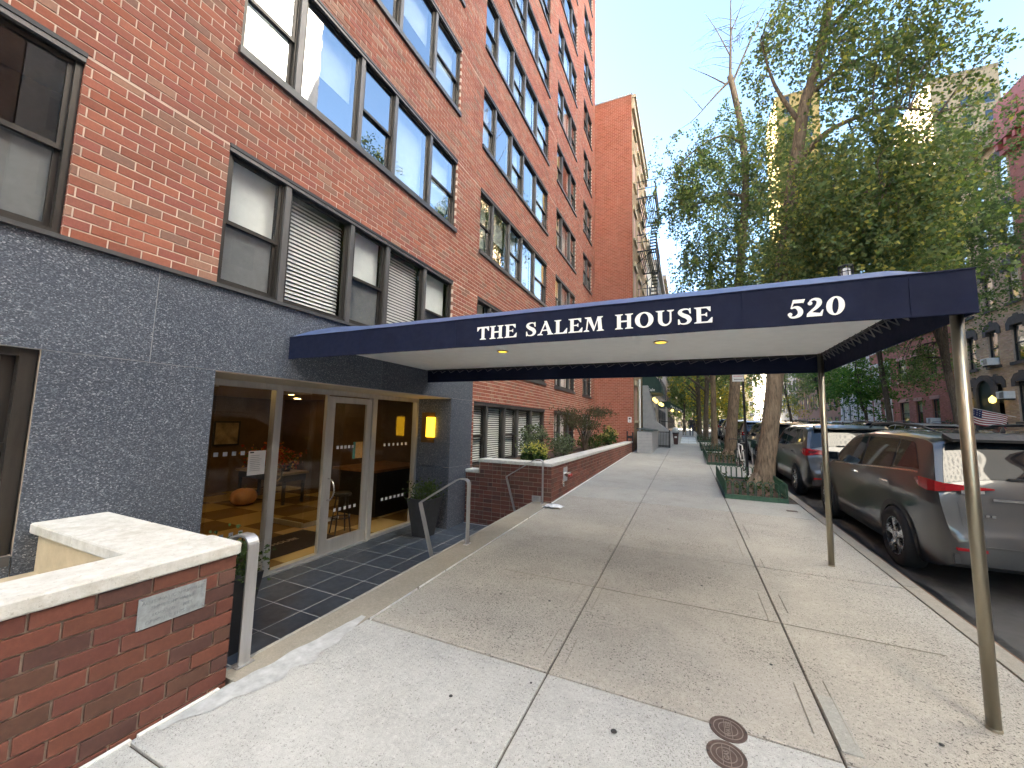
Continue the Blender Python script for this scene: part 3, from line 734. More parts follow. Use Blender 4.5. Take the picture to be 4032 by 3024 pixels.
# inner vestibule glass with D handles
iv = thing('vestibule_screen', 'frameless inner glass doors standing open behind the entrance', 'glass screen', (-6.9, 4.6, -.5))
for y0, y1 in ((2.2, 3.0), (5.46, 6.3)):
    MB().box(-6.90, -6.888, y0, y1, -.42, 2.19).build('pane', MAT['glass_lobby'], iv); MB().box(-6.92, -6.87, y0, y1, -.497, -.42).build('bottom_rail', MAT['alu'], iv)
for y in (3.72, 5.44):
    lf = MB().box(-7.9, -6.9, y-.006, y+.006, -.40, 2.12).build('door_leaf', MAT['glass_lobby'], iv); MB().box(-7.9, -6.9, y-.022, y+.022, -.49, -.40).box(-7.9, -6.9, y-.02, y+.02, 2.12, 2.18).build('rail', MAT['alu'], lf)
    p = [(-7.78, y, .5+.17*math.cos(math.pi*k/14)) for k in range(15)]
    for s_ in (-1, 1): MB().tube([(q[0], y+s_*(.02+.11*math.sin(math.pi*k/14)), q[2]) for k, q in enumerate(p)], .0125, 8).build('handle', MAT['chrome'], lf, smooth=True)
# door mat with lettering
mat_ = thing('door_mat', 'dark brown door mat lettered with the house name', 'mat', (-6.0, 4.2, -.5))
MB().box(-6.78, -5.80, 2.9, 5.38, -.499, -.488).build('pile', plain('brown_mat', (.035, .022, .016), .95, bump=.5), mat_)
me = text_mesh('THE SALEM HOUSE', .15, .001, .003, 'CENTER'); o = link('lettering', me, plain('mat_letter', (.42, .33, .22), .9), mat_, Vector((-6.33, 4.32, -.4855))-OFF[mat_]); o.rotation_euler = (0, 0, R_(90))
# pumpkin
pk = thing('pumpkin', 'large pale orange pumpkin on the lobby floor', 'pumpkin', (-9.9, 6.15, -.5))
m = MB(); n = 40; rows = 12; v = []
for i in range(rows+1):
    a = math.pi*i/rows
    for k in range(n):
        th = 2*math.pi*k/n; r = .27*math.sin(a)**.8*(1+.06*abs(math.cos(th*5))) if 0 < i < rows else .02
        v.append((-9.9+r*math.cos(th), 6.15+r*math.sin(th), -.5+.20-.20*math.cos(a)))
m.add(v, [(i*n+k, i*n+(k+1) % n, (i+1)*n+(k+1) % n, (i+1)*n+k) for i in range(rows) for k in range(n)]); m.build('fruit', plain('pumpkin_skin', (.55, .27, .05), .5, var=.15), pk, smooth=True)
MB().tube([(-9.9, 6.15, -.12), (-9.89, 6.15, -.06), (-9.86, 6.16, -.02)], [.03, .02, .016], 7).build('stalk', plain('stalk', (.16, .15, .06), .8), pk)
# console table with autumn plants
ct = thing('console_table', 'long dark table carrying autumn plants in the lobby', 'table', (-9.9, 6.9, -.5))
MB().box(-10.9, -9.0, 6.5, 7.2, .22, .27).build('table_top', plain('pale_top', (.35, .27, .17), .4), ct); MB().box(-10.85, -9.05, 6.55, 7.15, .06, .218).build('apron', MAT['black'], ct)
for x in (-10.85, -9.12):
    for y in (6.56, 7.08): MB().box(x, x+.06, y, y+.06, -.5, .06).build('leg', MAT['black'], ct)
def leaves_mesh(name, P, size, tint, parent, droop=.3, seed=1, wid=.55, kind=None):
    r = np.random.default_rng(seed); N = len(P); P = np.asarray(P, float)
    d = r.normal(size=(N, 3)); d[:, 2] -= droop*2; d /= np.linalg.norm(d, axis=1)[:, None]
    w = np.cross(d, r.normal(size=(N, 3))); w /= np.linalg.norm(w, axis=1)[:, None]; nrm = np.cross(d, w)
    s = (size*r.uniform(.65, 1.3, N))[:, None]
    V = np.stack([P, P+d*s*.72+w*s*wid+nrm*s*.12, P+d*s*.95, P+d*s*.72-w*s*wid+nrm*s*.12], 1).reshape(-1, 3)
    Q = np.arange(4*N).reshape(N, 4); off = np.array(OFF[parent]) if parent is not None else 0
    me = np_mesh(name, V-off, Q, tint); me.materials.append(MAT['leaf'])
    return link(name, me, None, parent, kind=kind)
def tints(N, cols, seed=1, jit=.25):
    r = np.random.default_rng(seed); c = np.array(cols)[r.integers(0, len(cols), N)]
    return np.clip(c*r.uniform(1-jit, 1+jit, (N, 1)), 0, 1)
for q, x in enumerate((-10.5, -9.95, -9.4)):
    t = thing('autumn_plant', ('potted autumn plant at the end of the lobby table by the pumpkin', 'potted autumn plant in the middle of the lobby table', 'potted autumn plant at the lobby table end by the doors')[q], 'plant', (x, 6.85, .27), 'autumn plants on the lobby table')
    MB().lathe([(.08, .27), (.11, .42), (.10, .42), (.02, .41)], (x, 6.85, 0), 12).build('pot', MAT['black'], t)
    P = np.random.default_rng(q+5).normal(size=(300, 3))*[.18, .14, .12]+[x, 6.85, .56]; leaves_mesh('foliage', P, .075, tints(300, [(.5, .12, .03), (.55, .26, .05), (.12, .14, .03), (.4, .06, .03)], 3), t, -.3, q+11)
# reception desk and stool
dk = thing('reception_desk', 'dark reception desk with a wooden counter top', 'desk', (-6.9, 7.4, -.5))
MB().box(-7.4, -6.3, 6.75, 8.2, -.5, .48).build('front', MAT['black'], dk); MB().box(-7.5, -6.2, 6.6, 8.3, .482, .54).build('counter', MAT['wood'], dk)
st = thing('bar_stool', 'black round bar stool beside the desk', 'stool', (-6.0, 5.55, -.5))
MB().lathe([(.16, .20), (.17, .23), (.15, .26), (.02, .262)], (-6.0, 5.55, 0), 14).build('seat', MAT['black'], st)
for k in range(4):
    a = k*math.pi/2+.4; MB().tube([(-6.0+.1*math.cos(a), 5.55+.1*math.sin(a), .2), (-6.0+.2*math.cos(a), 5.55+.2*math.sin(a), -.499)], .013, 6).build('leg', MAT['iron'], st)
MB().tube([(-6.0+.155*math.cos(2*math.pi*k/16), 5.55+.155*math.sin(2*math.pi*k/16), -.2) for k in range(17)], .009, 6).build('foot_ring', MAT['iron'], st)
for (x, y, z, c) in ((-11.98, 3.5, 1.1, (.35, .3, .25)), (-11.98, 6.8, 1.1, (.3, .24, .16))):
    t = thing('framed_picture', 'framed picture on the lobby back wall', 'picture', (x, y, z), 'pictures on the lobby wall')
    MB().box(x, x+.03, y-.35, y+.35, z-.3, z+.4).build('frame', MAT['black'], t); MB().box(x+.031, x+.034, y-.3, y+.3, z-.25, z+.35).build('print', plain('picture', c, .5, var=.6, scale=4), t)

# ================================================================== handrails, pots
def handrail(y, x0, label, zb=None, top=.86, reach=.70):
    t = thing('handrail', label, 'handrail', (x0, y, gz(y))); b = gz(y)+.004
    p = [(x0, y, b)]+[(x0, y, b+top-.09)]
    for k in range(1, 7):
        a = math.pi/2*k/6; p.append((x0-.07+.07*math.cos(a), y, b+top-.09+.07*math.sin(a)))
    p += [(x0-.14, y, b+top-.022), (x0-.20, y, b+top-.045)]
    p += [(x0-reach-.05, y, b+top-.38), (x0-reach-.085, y, b+top-.405), (x0-reach-.075, y, b+top-.45), (x0-reach+.20, y, -.386)]
    MB().sweep(p, (0, 1, 0), .075, .014).build('rail', MAT['steel'], t)
    MB().box(x0-.03, x0+.03, y-.06, y+.06, b, b+.004).build('base_plate', MAT['steel'], t)
handrail(1.83, -2.79, 'flat steel handrail against the end of the left brick planter')
handrail(4.63, -2.70, 'free standing flat steel handrail in the middle of the entrance steps')
handrail(7.32, -2.61, 'flat steel handrail in front of the brick wall with the step light')
def pot(x, y, label, s=.5, seed=3, w=.24):
    t = thing('planter_pot', label, 'planter', (x, y, -.512))
    m = MB(); H_ = .70
    def ring(w, z): return [(x-w, y-w, z), (x+w, y-w, z), (x+w, y+w, z), (x-w, y+w, z)]
    a = ring(w*.6, -.512)+ring(w, -.512+H_)+ring(w-.025, -.512+H_)+ring(w-.03, -.512+H_-.06)
    f = [(0, 3, 2, 1)]+[(r*4+k, r*4+(k+1) % 4, r*4+4+(k+1) % 4, r*4+4+k) for r in range(3) for k in range(4)]+[(12, 13, 14, 15)]
    m.add(a, f); m.build('pot', plain('charcoal_pot', (.03, .032, .036), .5, var=.2), t)
    r = np.random.default_rng(seed); N = 900
    P = r.normal(size=(N, 3))*[.13, .13, .09]+[x, y, -.512+H_+.10]; P[:, 2] = np.maximum(P[:, 2], -.512+H_-.04)
    leaves_mesh('foliage', P, .035, tints(N, [(.05, .085, .03), (.07, .10, .04), (.035, .06, .03)], seed), t, -.2, seed)
pot(-4.60, 6.24, 'tapered charcoal pot with a small shrub below the sconce', seed=4)
pot(-3.95, 2.35, 'tapered charcoal pot with low shrub behind the left handrail', seed=5, w=.22)

# ================================================================== left planter with plaque
L1 = thing('brick_planter', 'low red brick wall with white coping carrying a metal plaque', 'planter wall', (-2.85, 1, -.05))
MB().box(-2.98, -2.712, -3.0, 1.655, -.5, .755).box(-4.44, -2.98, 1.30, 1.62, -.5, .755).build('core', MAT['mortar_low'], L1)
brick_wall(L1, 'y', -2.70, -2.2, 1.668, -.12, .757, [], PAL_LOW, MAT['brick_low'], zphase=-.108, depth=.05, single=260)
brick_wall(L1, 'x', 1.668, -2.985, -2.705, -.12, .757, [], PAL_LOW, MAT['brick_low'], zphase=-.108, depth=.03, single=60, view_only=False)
MB().box(-4.44, -2.99, 1.622, 1.64, -.51, .755).box(-4.44, -2.99, 1.285, 1.30, .2, .757).box(-2.995, -2.982, -3, 1.285, .2, .757).build('render_coat', MAT['cream'], L1)
for y0, y1 in ((-3, -1.2), (-1.19, .62), (.628, 1.685)): MB().cbox(-3.02, -2.683, y0, y1, .757, .832, .009).build('coping_stone', MAT['coping'], L1)
for x0, x1 in ((-4.445, -3.75), (-3.744, -3.028)): MB().cbox(x0, x1, 1.235, 1.665, .757, .830, .009).build('coping_stone', MAT['coping'], L1)
MB().box(-4.45, -2.985, -3, 1.29, .30, .47).build('well_floor', MAT['cream'], L1)
MB().cbox(-3.55, -3.3, -3, 1.28, .47, .60, .008).build('inner_ledge', MAT['coping'], L1)
pq = thing('plaque', 'embossed galvanised sprinkler valve plaque on the left brick wall', 'sign', (-2.695, 1.335, .5))
MB().box(-2.699, -2.694, 1.175, 1.497, .498, .661).build('plate', plain('galvanised_plate', (.36, .385, .40), .5, .55, var=.25, scale=26), pq)
for k, (s, sz) in enumerate((('AUTOMATIC SPRINKLER', .027), ('SHUT OFF VALVE', .027), ('LOCATED      FEET', .023), ('OPPOSITE THIS SIGN', .027))):
    me = text_mesh(s, sz, .0012, .0002, 'CENTER'); o = link('lettering', me, plain('embossed_letter', (.30, .325, .34), .45, .6, var=.3, scale=40), pq, Vector((-2.6935, 1.336, .623-.036*k))-OFF[pq]); o.rotation_euler = (R_(90), 0, R_(90))
for y in (1.187, 1.485):
    for z in (.51, .649): MB().lathe([(.005, 0), (.004, .003), (.0005, .0035)], (-2.694, y, z), 8, 'x').build('rivet', MAT['chrome'], pq)

# ================================================================== right planter
L2 = thing('brick_planter', 'long low brick planter with pale coping and shrubs beyond the steps', 'planter wall', (-2.6, 8, 0))
MB().box(-2.79, -2.492, 7.475, 19.9, -.55, .785).box(-4.12, -2.79, 7.475, 7.76, -.55, .785).box(-4.448, -4.12, 7.475, 7.76, -.55, .555).build('core', MAT['mortar_low'], L2)
PAL_L2 = [V3(c, 1.25) for c in PAL_LOW]
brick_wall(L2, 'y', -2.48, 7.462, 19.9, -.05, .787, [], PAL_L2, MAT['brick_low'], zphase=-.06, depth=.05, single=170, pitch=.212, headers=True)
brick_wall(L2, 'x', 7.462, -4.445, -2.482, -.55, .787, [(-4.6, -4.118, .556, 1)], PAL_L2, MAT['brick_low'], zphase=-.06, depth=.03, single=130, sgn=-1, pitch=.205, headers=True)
for y0, y1 in ((7.44, 9.3), (9.306, 11.4), (11.406, 13.6), (13.606, 15.8), (15.806, 18), (18.006, 19.95)): MB().cbox(-2.82, -2.462, y0, y1, .787, .858, .009).build('coping_stone', MAT['coping'], L2)
for x0, x1 in ((-4.13, -3.45), (-3.444, -2.826)): MB().cbox(x0, x1, 7.44, 7.79, .787, .857, .009).build('coping_stone', MAT['coping'], L2)
MB().cbox(-4.448, -4.132, 7.44, 7.79, .556, .62, .008).build('coping_stone', MAT['coping'], L2)
MB().box(-4.448, -2.79, 7.76, 19.9, .1, .66).build('soil', MAT['soil'], L2)
sl = thing('step_light', 'recessed louvred step light in the brick planter side', 'step light', (-2.79, 7.45, .1))
m = MB().box(-2.885, -2.695, 7.452, 7.461, .09, .20); m.build('plate', MAT['steel'], sl)
m = MB()
for k in range(4): m.box(-2.85, -2.73, 7.444, 7.451, .108+.021*k, .118+.021*k)
m.build('louvre', MAT['chrome'], sl)
sm = thing('fire_hose_connection', 'chrome and red twin fire hose inlet on the brick planter', 'standpipe', (-2.47, 8.4, .4))
MB().box(-2.479, -2.468, 8.25, 8.55, .40, .70).build('plate', MAT['steel'], sm)
for y in (8.33, 8.47):
    MB().lathe([(.045, 0), (.045, .05), (.055, .052), (.055, .09), (.02, .092)], (-2.468, y, .55), 12, 'x').build('inlet', MAT['chrome'], sm)
    MB().lathe([(.03, .092), (.035, .12), (.02, .135)], (-2.468, y, .53), 10, 'x').build('cap', plain('red_cap', (.35, .03, .03), .4), sm)
vl = thing('hose_bib', 'small brass and chrome drain valve low on the planter wall', 'valve', (-2.46, 8.05, .35))
MB().tube([(-2.48, 8.05, .42), (-2.42, 8.05, .42), (-2.41, 8.05, .40), (-2.41, 8.05, .34)], .02, 8).build('body', MAT['chrome'], vl); MB().lathe([(.03, .42), (.03, .435), (.005, .44)], (-2.43, 8.05, .03), 10).build('wheel', MAT['chrome'], vl)
def shrub(x, y, z, rx, ry, rz, n, size, cols, label, name='shrub', seed=1, droop=0, stems=6, flowers=None):
    t = thing(name, label, 'shrub', (x, y, z)); r = np.random.default_rng(seed)
    u = r.normal(size=(n, 3)); u /= np.linalg.norm(u, axis=1)[:, None]; u *= (r.uniform(0, 1, (n, 1))**.4)
    lump = np.array([noise.noise(Vector((p[0]*2.2+seed, p[1]*2.2, p[2]*2.2))) for p in u])
    u = u[lump > -.18]; n = len(u)
    P = u*[rx, ry, rz]+[x, y, z+rz*1.05]
    leaves_mesh('foliage', P, size, tints(n, cols, seed), t, droop, seed)
    m = MB(); rr = random.Random(seed)
    for k in range(stems):
        a = rr.uniform(0, 6.28); m.tube([(x+.03*math.cos(a), y+.03*math.sin(a), z-.03), (x+rx*.3*math.cos(a), y+ry*.3*math.sin(a), z+rz*.7), (x+rx*.6*math.cos(a), y+ry*.6*math.sin(a), z+rz*1.4)], [.012, .009, .004], 5)
    m.build('stem', MAT['bark_dark'], t)
    if flowers:
        N = 700; c = r.normal(size=(14, 3)); c /= np.linalg.norm(c, axis=1)[:, None]; c[:, 2] = np.abs(c[:, 2]); c = c*[rx, ry, rz]*.95+[x, y, z+rz*1.1]
        leaves_mesh('blossom', c[r.integers(0, 14, N)]+r.normal(size=(N, 3))*.05, .03, tints(N, flowers, seed), t, 0, seed)
OLIVE = [(.10, .13, .085), (.13, .16, .11), (.07, .10, .06), (.16, .19, .14)]
GREEN = [(.045, .085, .025), (.065, .105, .03), (.03, .06, .02)]
shrub(-3.15, 8.25, .66, .30, .34, .24, 700, .075, GREEN, 'hydrangea bush with yellow green flower heads at the planter corner', seed=2, flowers=[(.42, .42, .10), (.50, .45, .14), (.32, .36, .08)])
shrub(-3.6, 9.3, .66, .42, .65, .48, 2200, .05, OLIVE, 'grey green olive shrub in front of the ground floor blinds', seed=3)
shrub(-3.3, 10.9, .66, .38, .6, .36, 1500, .05, OLIVE, 'low grey green shrub between olive bush and small maple', seed=4)
shrub(-3.5, 15.3, .66, .5, 1.3, .30, 1500, .06, GREEN, 'low dark green ground shrub below the small maple', seed=6)
shrub(-3.1, 17.0, .66, .34, .6, .42, 900, .08, GREEN, 'hydrangea bush with greenish heads near the orange wall', seed=5, flowers=[(.38, .36, .12), (.45, .38, .18)])
t = thing('small_maple', 'small spreading dark leaved maple growing in the brick planter', 'tree', (-3.3, 13.6, .66)); r = np.random.default_rng(8)
m = MB(); rr = random.Random(5); tips = []
for k in range(9):
    a = k*.7; e = (-3.3+.55*math.cos(a)*rr.uniform(.6, 1), 13.6+1.7*math.sin(a)*rr.uniform(.5, 1), .66+rr.uniform(1.0, 1.55))
    m.tube([(-3.3, 13.6, .62), (-3.3+.1*math.cos(a), 13.6+.2*math.sin(a), 1.1), ((-3.3+e[0])/2, (13.6+e[1])/2, 1.5), e], [.035, .028, .016, .005], 6); tips.append(e)
m.build('trunk', MAT['bark_dark'], t)
P = np.concatenate([r.normal(size=(420, 3))*[.22, .5, .10]+np.array(e)-[0, 0, .05] for e in tips]); leaves_mesh('crown', P, .06, tints(len(P), [(.05, .06, .035), (.075, .08, .045), (.06, .05, .035)], 9), t, .5, 9, .28)
# ================================================================== entrance canopy
C_ = thing('entrance_canopy', 'navy canvas entrance canopy lettered with the house name and 520', 'canopy', (1.53, 3.28, 0))
X0, X1, Y0, Y1, ZB, ZV = FX+.012, 1.575, 3.15, 5.97, 2.362, 2.628
def sagbox(name, fn, n, mat):
    m = MB()
    for k in range(n):
        a, b = k/n, (k+1)/n
        pa, pb = fn(a), fn(b)
        m.add([pa[0], pb[0], pb[1], pa[1], pa[2], pb[2], pb[3], pa[3]], [(0, 1, 2, 3), (5, 4, 7, 6), (0, 4, 5, 1), (3, 2, 6, 7)]+([(0, 3, 7, 4)] if k == 0 else [])+([(1, 5, 6, 2)] if k == n-1 else []))
    return m.build(name, mat, C_)
wv = lambda s, q: .0035*noise.noise((s*2.3, q, 0))
sagbox('side_valance', lambda t: (lambda x: [(x, Y0+wv(x, 1), ZB+.002*math.sin(x*3)), (x, Y0, ZV+.002*math.sin(x*5)), (x, Y0+.014+wv(x, 1), ZB+.002*math.sin(x*3)), (x, Y0+.014, ZV)])(X0+(X1-X0)*t), 40, MAT['navy'])
sagbox('side_valance', lambda t: (lambda x: [(x, Y1-.014+wv(x, 2), ZB), (x, Y1-.014, ZV), (x, Y1+wv(x, 2), ZB), (x, Y1, ZV)])(X0+(X1-X0)*t), 40, MAT['navy'])
sagbox('end_valance', lambda t: (lambda y: [(X1+.001, y, ZB), (X1+.001, y, ZV), (X1-.013, y, ZB), (X1-.013, y, ZV)])(Y0+.002+(Y1-Y0-.004)*t), 20, MAT['navy'])
m = MB(); NX, NY = 48, 24; vv = []
def topz(x, y):
    s = (y-Y0)/(Y1-Y0); rise = .345+.05*smoothstep(-x, 3.6, 4.4)
    end = smoothstep(X1-x, 0, .22)
    return ZV+.004+rise*end*(1-(2*s-1)**2)+.004*noise.noise((x*2, y*3, 0))*end
for i in range(NX+1):
    f = i/NX; x = X0+(X1+.003-X0)*(f if f < .9 else f)
    for j in range(NY+1):
        y = Y0-.003+(Y1-Y0+.006)*j/NY; vv.append((x, y, topz(x, y)))
m.add(vv, [(i*(NY+1)+j, (i+1)*(NY+1)+j, (i+1)*(NY+1)+j+1, i*(NY+1)+j+1) for i in range(NX) for j in range(NY)])
m.build('canopy_top', MAT['navy_skylit'], C_, smooth=True)
MB().box(X0+.002, X1-.06, Y0+.05, Y1-.05, 2.590, 2.600).build('soffit', MAT['soffit'], C_)
for x in (-3.3, -2.05, -.85, .38, 1.28):
    MB().box(x-.006, x+.006, Y0-.0045, Y0-.001, ZB+.004, ZV).build('seam', MAT['navy'], C_)
MB().tube([(X0+(X1-X0)*k/30, Y0-.002, ZV+.003+.0015*math.sin(k*2.1)) for k in range(31)], .006, 6).tube([(X0+(X1-X0)*k/30, Y0+.004, ZB+.002+.002*math.sin(k*1.7)) for k in range(31)], .006, 6).tube([(X1, Y0+(Y1-Y0)*k/16, ZV+.003) for k in range(17)], .006, 6).build('piping', MAT['navy'], C_)
# frame tubes and zigzag lacing between soffit and valance
m = MB()
for y in (Y0+.04, Y1-.04): m.tube([(X0+.02, y, 2.575), (X1-.05, y, 2.575)], .014, 6)
m.tube([(X1-.05, Y0+.04, 2.575), (X1-.05, Y1-.04, 2.575)], .014, 6)
m.build('frame', MAT['iron'], C_)
m = MB(); k = 0; x = X0+.1
while x < X1-.15:
    m.tube([(x, Y1-.06, 2.588), (x+.03, Y1-.02, 2.53), (x+.19, Y1-.05, 2.588)], .006, 4); x += .19
y = Y0+.1
while y < Y1-.1:
    m.tube([(X1-.07, y, 2.588), (X1-.02, y+.03, 2.50), (X1-.07, y+.15, 2.588)], .006, 4); y += .15
lc = m.build('lacing', MAT['lace'], C_)
for x in (-2.215, -.258):
    dl = MB().lathe([(.075, 2.5895), (.08, 2.578), (.062, 2.576), (.06, 2.588)], (x, 4.56, 0), 20).build('downlight', MAT['brass'], C_)
    MB().lathe([(.059, 2.589), (.058, 2.580), (.005, 2.579)], (x, 4.56, 0), 16).build('lens', MAT['downlight'], dl)
for (x, y) in ((1.535, 3.275), (1.515, 5.90)):
    p = MB().tube([(x, y, gz(y)+.002), (x, y, 2.60)], .031, 20).build('post', MAT['brass'], C_, smooth=False)
    for f in p.data.polygons: f.use_smooth = len(f.vertices) == 4
    MB().lathe([(.034, 0), (.034, .012), (.031, .014)], (x, y, gz(y)+.002), 20).build('post_collar', MAT['brass'], p)
bx_, by_ = 1.38, 4.48; bz = topz(bx_, by_)
bc = thing('beacon_lamp', 'small caged signal lamp on top of the canopy', 'lamp', (bx_, by_, bz))
MB().lathe([(.05, bz-.01), (.05, bz+.09), (.038, bz+.10), (.036, bz+.19), (.015, bz+.205)], (bx_, by_, 0), 14).build('globe', plain('frosted_globe', (.6, .62, .63), .2), bc, smooth=True)
m = MB()
for k in range(8):
    a = k*math.pi/4; m.tube([(bx_+.055*math.cos(a), by_+.055*math.sin(a), bz+.08), (bx_+.055*math.cos(a), by_+.055*math.sin(a), bz+.22), (bx_, by_, bz+.235)], .004, 4)
for z in (bz+.10, bz+.16, bz+.22): m.tube([(bx_+.055*math.cos(2*math.pi*q/16), by_+.055*math.sin(2*math.pi*q/16), z) for q in range(17)], .004, 4)
m.build('cage', MAT['iron'], bc)

# ---- hand drawn bold serif letters
def arcpts(cx, cy, rx, ry, a0, a1, n): return [(cx+rx*math.cos(R_(a0+(a1-a0)*k/n)), cy+ry*math.sin(R_(a0+(a1-a0)*k/n))) for k in range(n+1)]
def slabs(x, y0, w, h=.075, up=True):    # bracketed serif
    return [(x-w, y0), (x+w, y0), (x+w, y0+h*.6), (x+w*.45, y0+h*1.5), (x-w*.45, y0+h*1.5), (x-w, y0+h*.6)] if up else [(x-w, y0), (x+w, y0), (x+w, y0-h*.6), (x+w*.45, y0-h*1.5), (x-w*.45, y0-h*1.5), (x-w, y0-h*.6)]
def rect(x0, x1, y0, y1): return [(x0, y0), (x1, y0), (x1, y1), (x0, y1)]
def ribbon(pts):      # [(x, y, w)]
    L, Rr = [], []
    for i, (x, y, w) in enumerate(pts):
        a, b = pts[max(0, i-1)], pts[min(len(pts)-1, i+1)]; dx, dy = b[0]-a[0], b[1]-a[1]; l = math.hypot(dx, dy) or 1
        L.append((x-dy/l*w/2, y+dx/l*w/2)); Rr.append((x+dy/l*w/2, y-dx/l*w/2))
    return [[L[i], L[i+1], Rr[i+1], Rr[i]] for i in range(len(pts)-1)]
def ringp(cx, cy, rx, ry, ix, iy, n=28):
    o = arcpts(cx, cy, rx, ry, 0, 360, n); q = arcpts(cx, cy, ix, iy, 0, 360, n)
    return [[o[k], o[k+1], q[k+1], q[k]] for k in range(n)]
def spline(pts, n=6):
    out = []
    for i in range(len(pts)-1):
        p = [pts[max(0, i-1)], pts[i], pts[i+1], pts[min(len(pts)-1, i+2)]]
        for k in range(n):
            t = k/n; out.append(tuple(.5*((2*p[1][c])+(-p[0][c]+p[2][c])*t+(2*p[0][c]-5*p[1][c]+4*p[2][c]-p[3][c])*t*t+(-p[0][c]+3*p[1][c]-3*p[2][c]+p[3][c])*t**3) for c in range(3)))
    return out+[pts[-1]]
G = {}
G['T'] = (.84, [rect(.32, .53, .02, .98), slabs(.425, 0, .22), [(.02, .88), (.83, .88), (.85, 1), (0, 1)], [(0, 1), (.0, .66), (.05, .66), (.20, .89), (.2, 1)], [(.85, 1), (.85, .66), (.80, .66), (.65, .89), (.65, 1)]])
G['H'] = (.98, [rect(.12, .33, .02, .98), rect(.65, .86, .02, .98), rect(.30, .68, .46, .57)]+[slabs(x, y, .21, up=y == 0) for x in (.225, .755) for y in (0, 1)])
G['E'] = (.84, [rect(.12, .33, .02, .98), slabs(.2, 0, .19), slabs(.2, 1, .19, up=False), rect(.2, .74, .91, 1), rect(.2, .80, 0, .09), rect(.3, .58, .47, .555), [(.76, 1), (.76, .70), (.71, .70), (.56, .92), (.56, 1)], [(.82, 0), (.84, .33), (.79, .33), (.60, .08), (.60, 0)], [(.60, .64), (.60, .39), (.56, .39), (.50, .47), (.50, .555), (.56, .64)]])
G['S'] = (.76, ribbon(spline([(.64, .74, .05), (.60, .90, .07), (.42, .965, .09), (.22, .90, .15), (.17, .74, .21), (.32, .58, .24), (.50, .46, .25), (.60, .28, .22), (.53, .10, .15), (.36, .03, .09), (.18, .08, .07), (.11, .28, .05)]))+[[(.60, 1.0), (.67, 1.0), (.68, .66), (.62, .66), (.56, .88)], [(.07, 0), (.14, 0), (.19, .12), (.13, .34), (.07, .34)]])
G['A'] = (.96, [[(.10, .03), (.19, .03), (.50, .86), (.46, 1.0)], [(.40, 1.02), (.56, 1.02), (.90, .03), (.66, .03)], rect(.25, .70, .30, .39), slabs(.15, 0, .17), slabs(.79, 0, .19)])
G['L'] = (.80, [rect(.12, .33, .02, .98), slabs(.225, 1, .21, up=False), slabs(.2, 0, .19), rect(.2, .76, 0, .09), [(.78, 0), (.80, .38), (.75, .38), (.55, .08), (.55, 0)]])
G['M'] = (1.18, [[(.13, .03), (.21, .03), (.30, .97), (.22, .97)], [(.18, 1), (.42, 1), (.64, .22), (.56, .02)], [(.54, .02), (.60, .02), (.86, .97), (.80, 1.0)], [(.78, 1.0), (.98, 1.0), (1.06, .03), (.84, .03)], slabs(.17, 0, .16), slabs(.95, 0, .2), slabs(.20, 1, .13, up=False), slabs(.94, 1, .15, up=False)])
G['O'] = (1.02, ringp(.5, .5, .47, .52, .22, .43))
G['U'] = (.96, ribbon(spline([(.225, .96, .21), (.225, .60, .21), (.235, .30, .21), (.33, .12, .17), (.48, .05, .12), (.63, .12, .09), (.72, .30, .09), (.73, .60, .085), (.73, .96, .085)]))+[slabs(.225, 1, .21, up=False), slabs(.73, 1, .17, up=False)])
G['5'] = (.80, ribbon(spline([(.12, .20, .10), (.20, .05, .10), (.40, .03, .13), (.60, .15, .22), (.64, .34, .25), (.52, .53, .20), (.36, .58, .12), (.20, .52, .07)]))+[[(.16, .50), (.23, .55), (.32, .84), (.26, 1.0)], [(.26, 1.0), (.30, .80), (.72, .80), (.80, 1.0)], [(.72, .80), (.80, 1.0), (.83, 1.0), (.75, .76)]]+ringp(.16, .19, .11, .11, .002, .002, 12))
G['2'] = (.86, ribbon(spline([(.20, .70, .10), (.24, .88, .10), (.42, .95, .13), (.60, .86, .22), (.62, .68, .24), (.50, .48, .18), (.32, .32, .13), (.14, .14, .10)]))+[[(.08, .0), (.10, .17), (.28, .24), (.55, .19), (.64, .0)], [(.55, .0), (.55, .19), (.68, .17), (.78, .34), (.83, .34), (.78, .0)]]+ringp(.21, .73, .11, .11, .002, .002, 12))
G['0'] = (.88, ringp(.44, .5, .41, .51, .14, .42))
def letters(txt, xa, xb, zb_, h, y, slant=0):
    tot = 0
    for ch in txt: tot += .5 if ch == ' ' else G[ch][0]+.05
    sx = (xb-xa)/tot; x = xa
    for ch in txt:
        if ch == ' ': x += .5*sx; continue
        w, ps = G[ch]; m = MB()
        for k, poly in enumerate(ps):
            d = y-.0012-.00004*k
            a = sum(poly[i][0]*poly[(i+1) % len(poly)][1]-poly[(i+1) % len(poly)][0]*poly[i][1] for i in range(len(poly)))
            pl = poly if a > 0 else poly[::-1]
            m.add([(x+(p[0]+slant*p[1])*sx, d, zb_+p[1]*h) for p in pl], [tuple(range(len(pl)))])
        m.build('letter', MAT['letter'], C_); x += (w+.05)*sx
letters('THE SALEM HOUSE', -1.80, .19, 2.42, .122, Y0-.006)
letters('520', .632, .958, 2.408, .125, Y0-.006, .08)
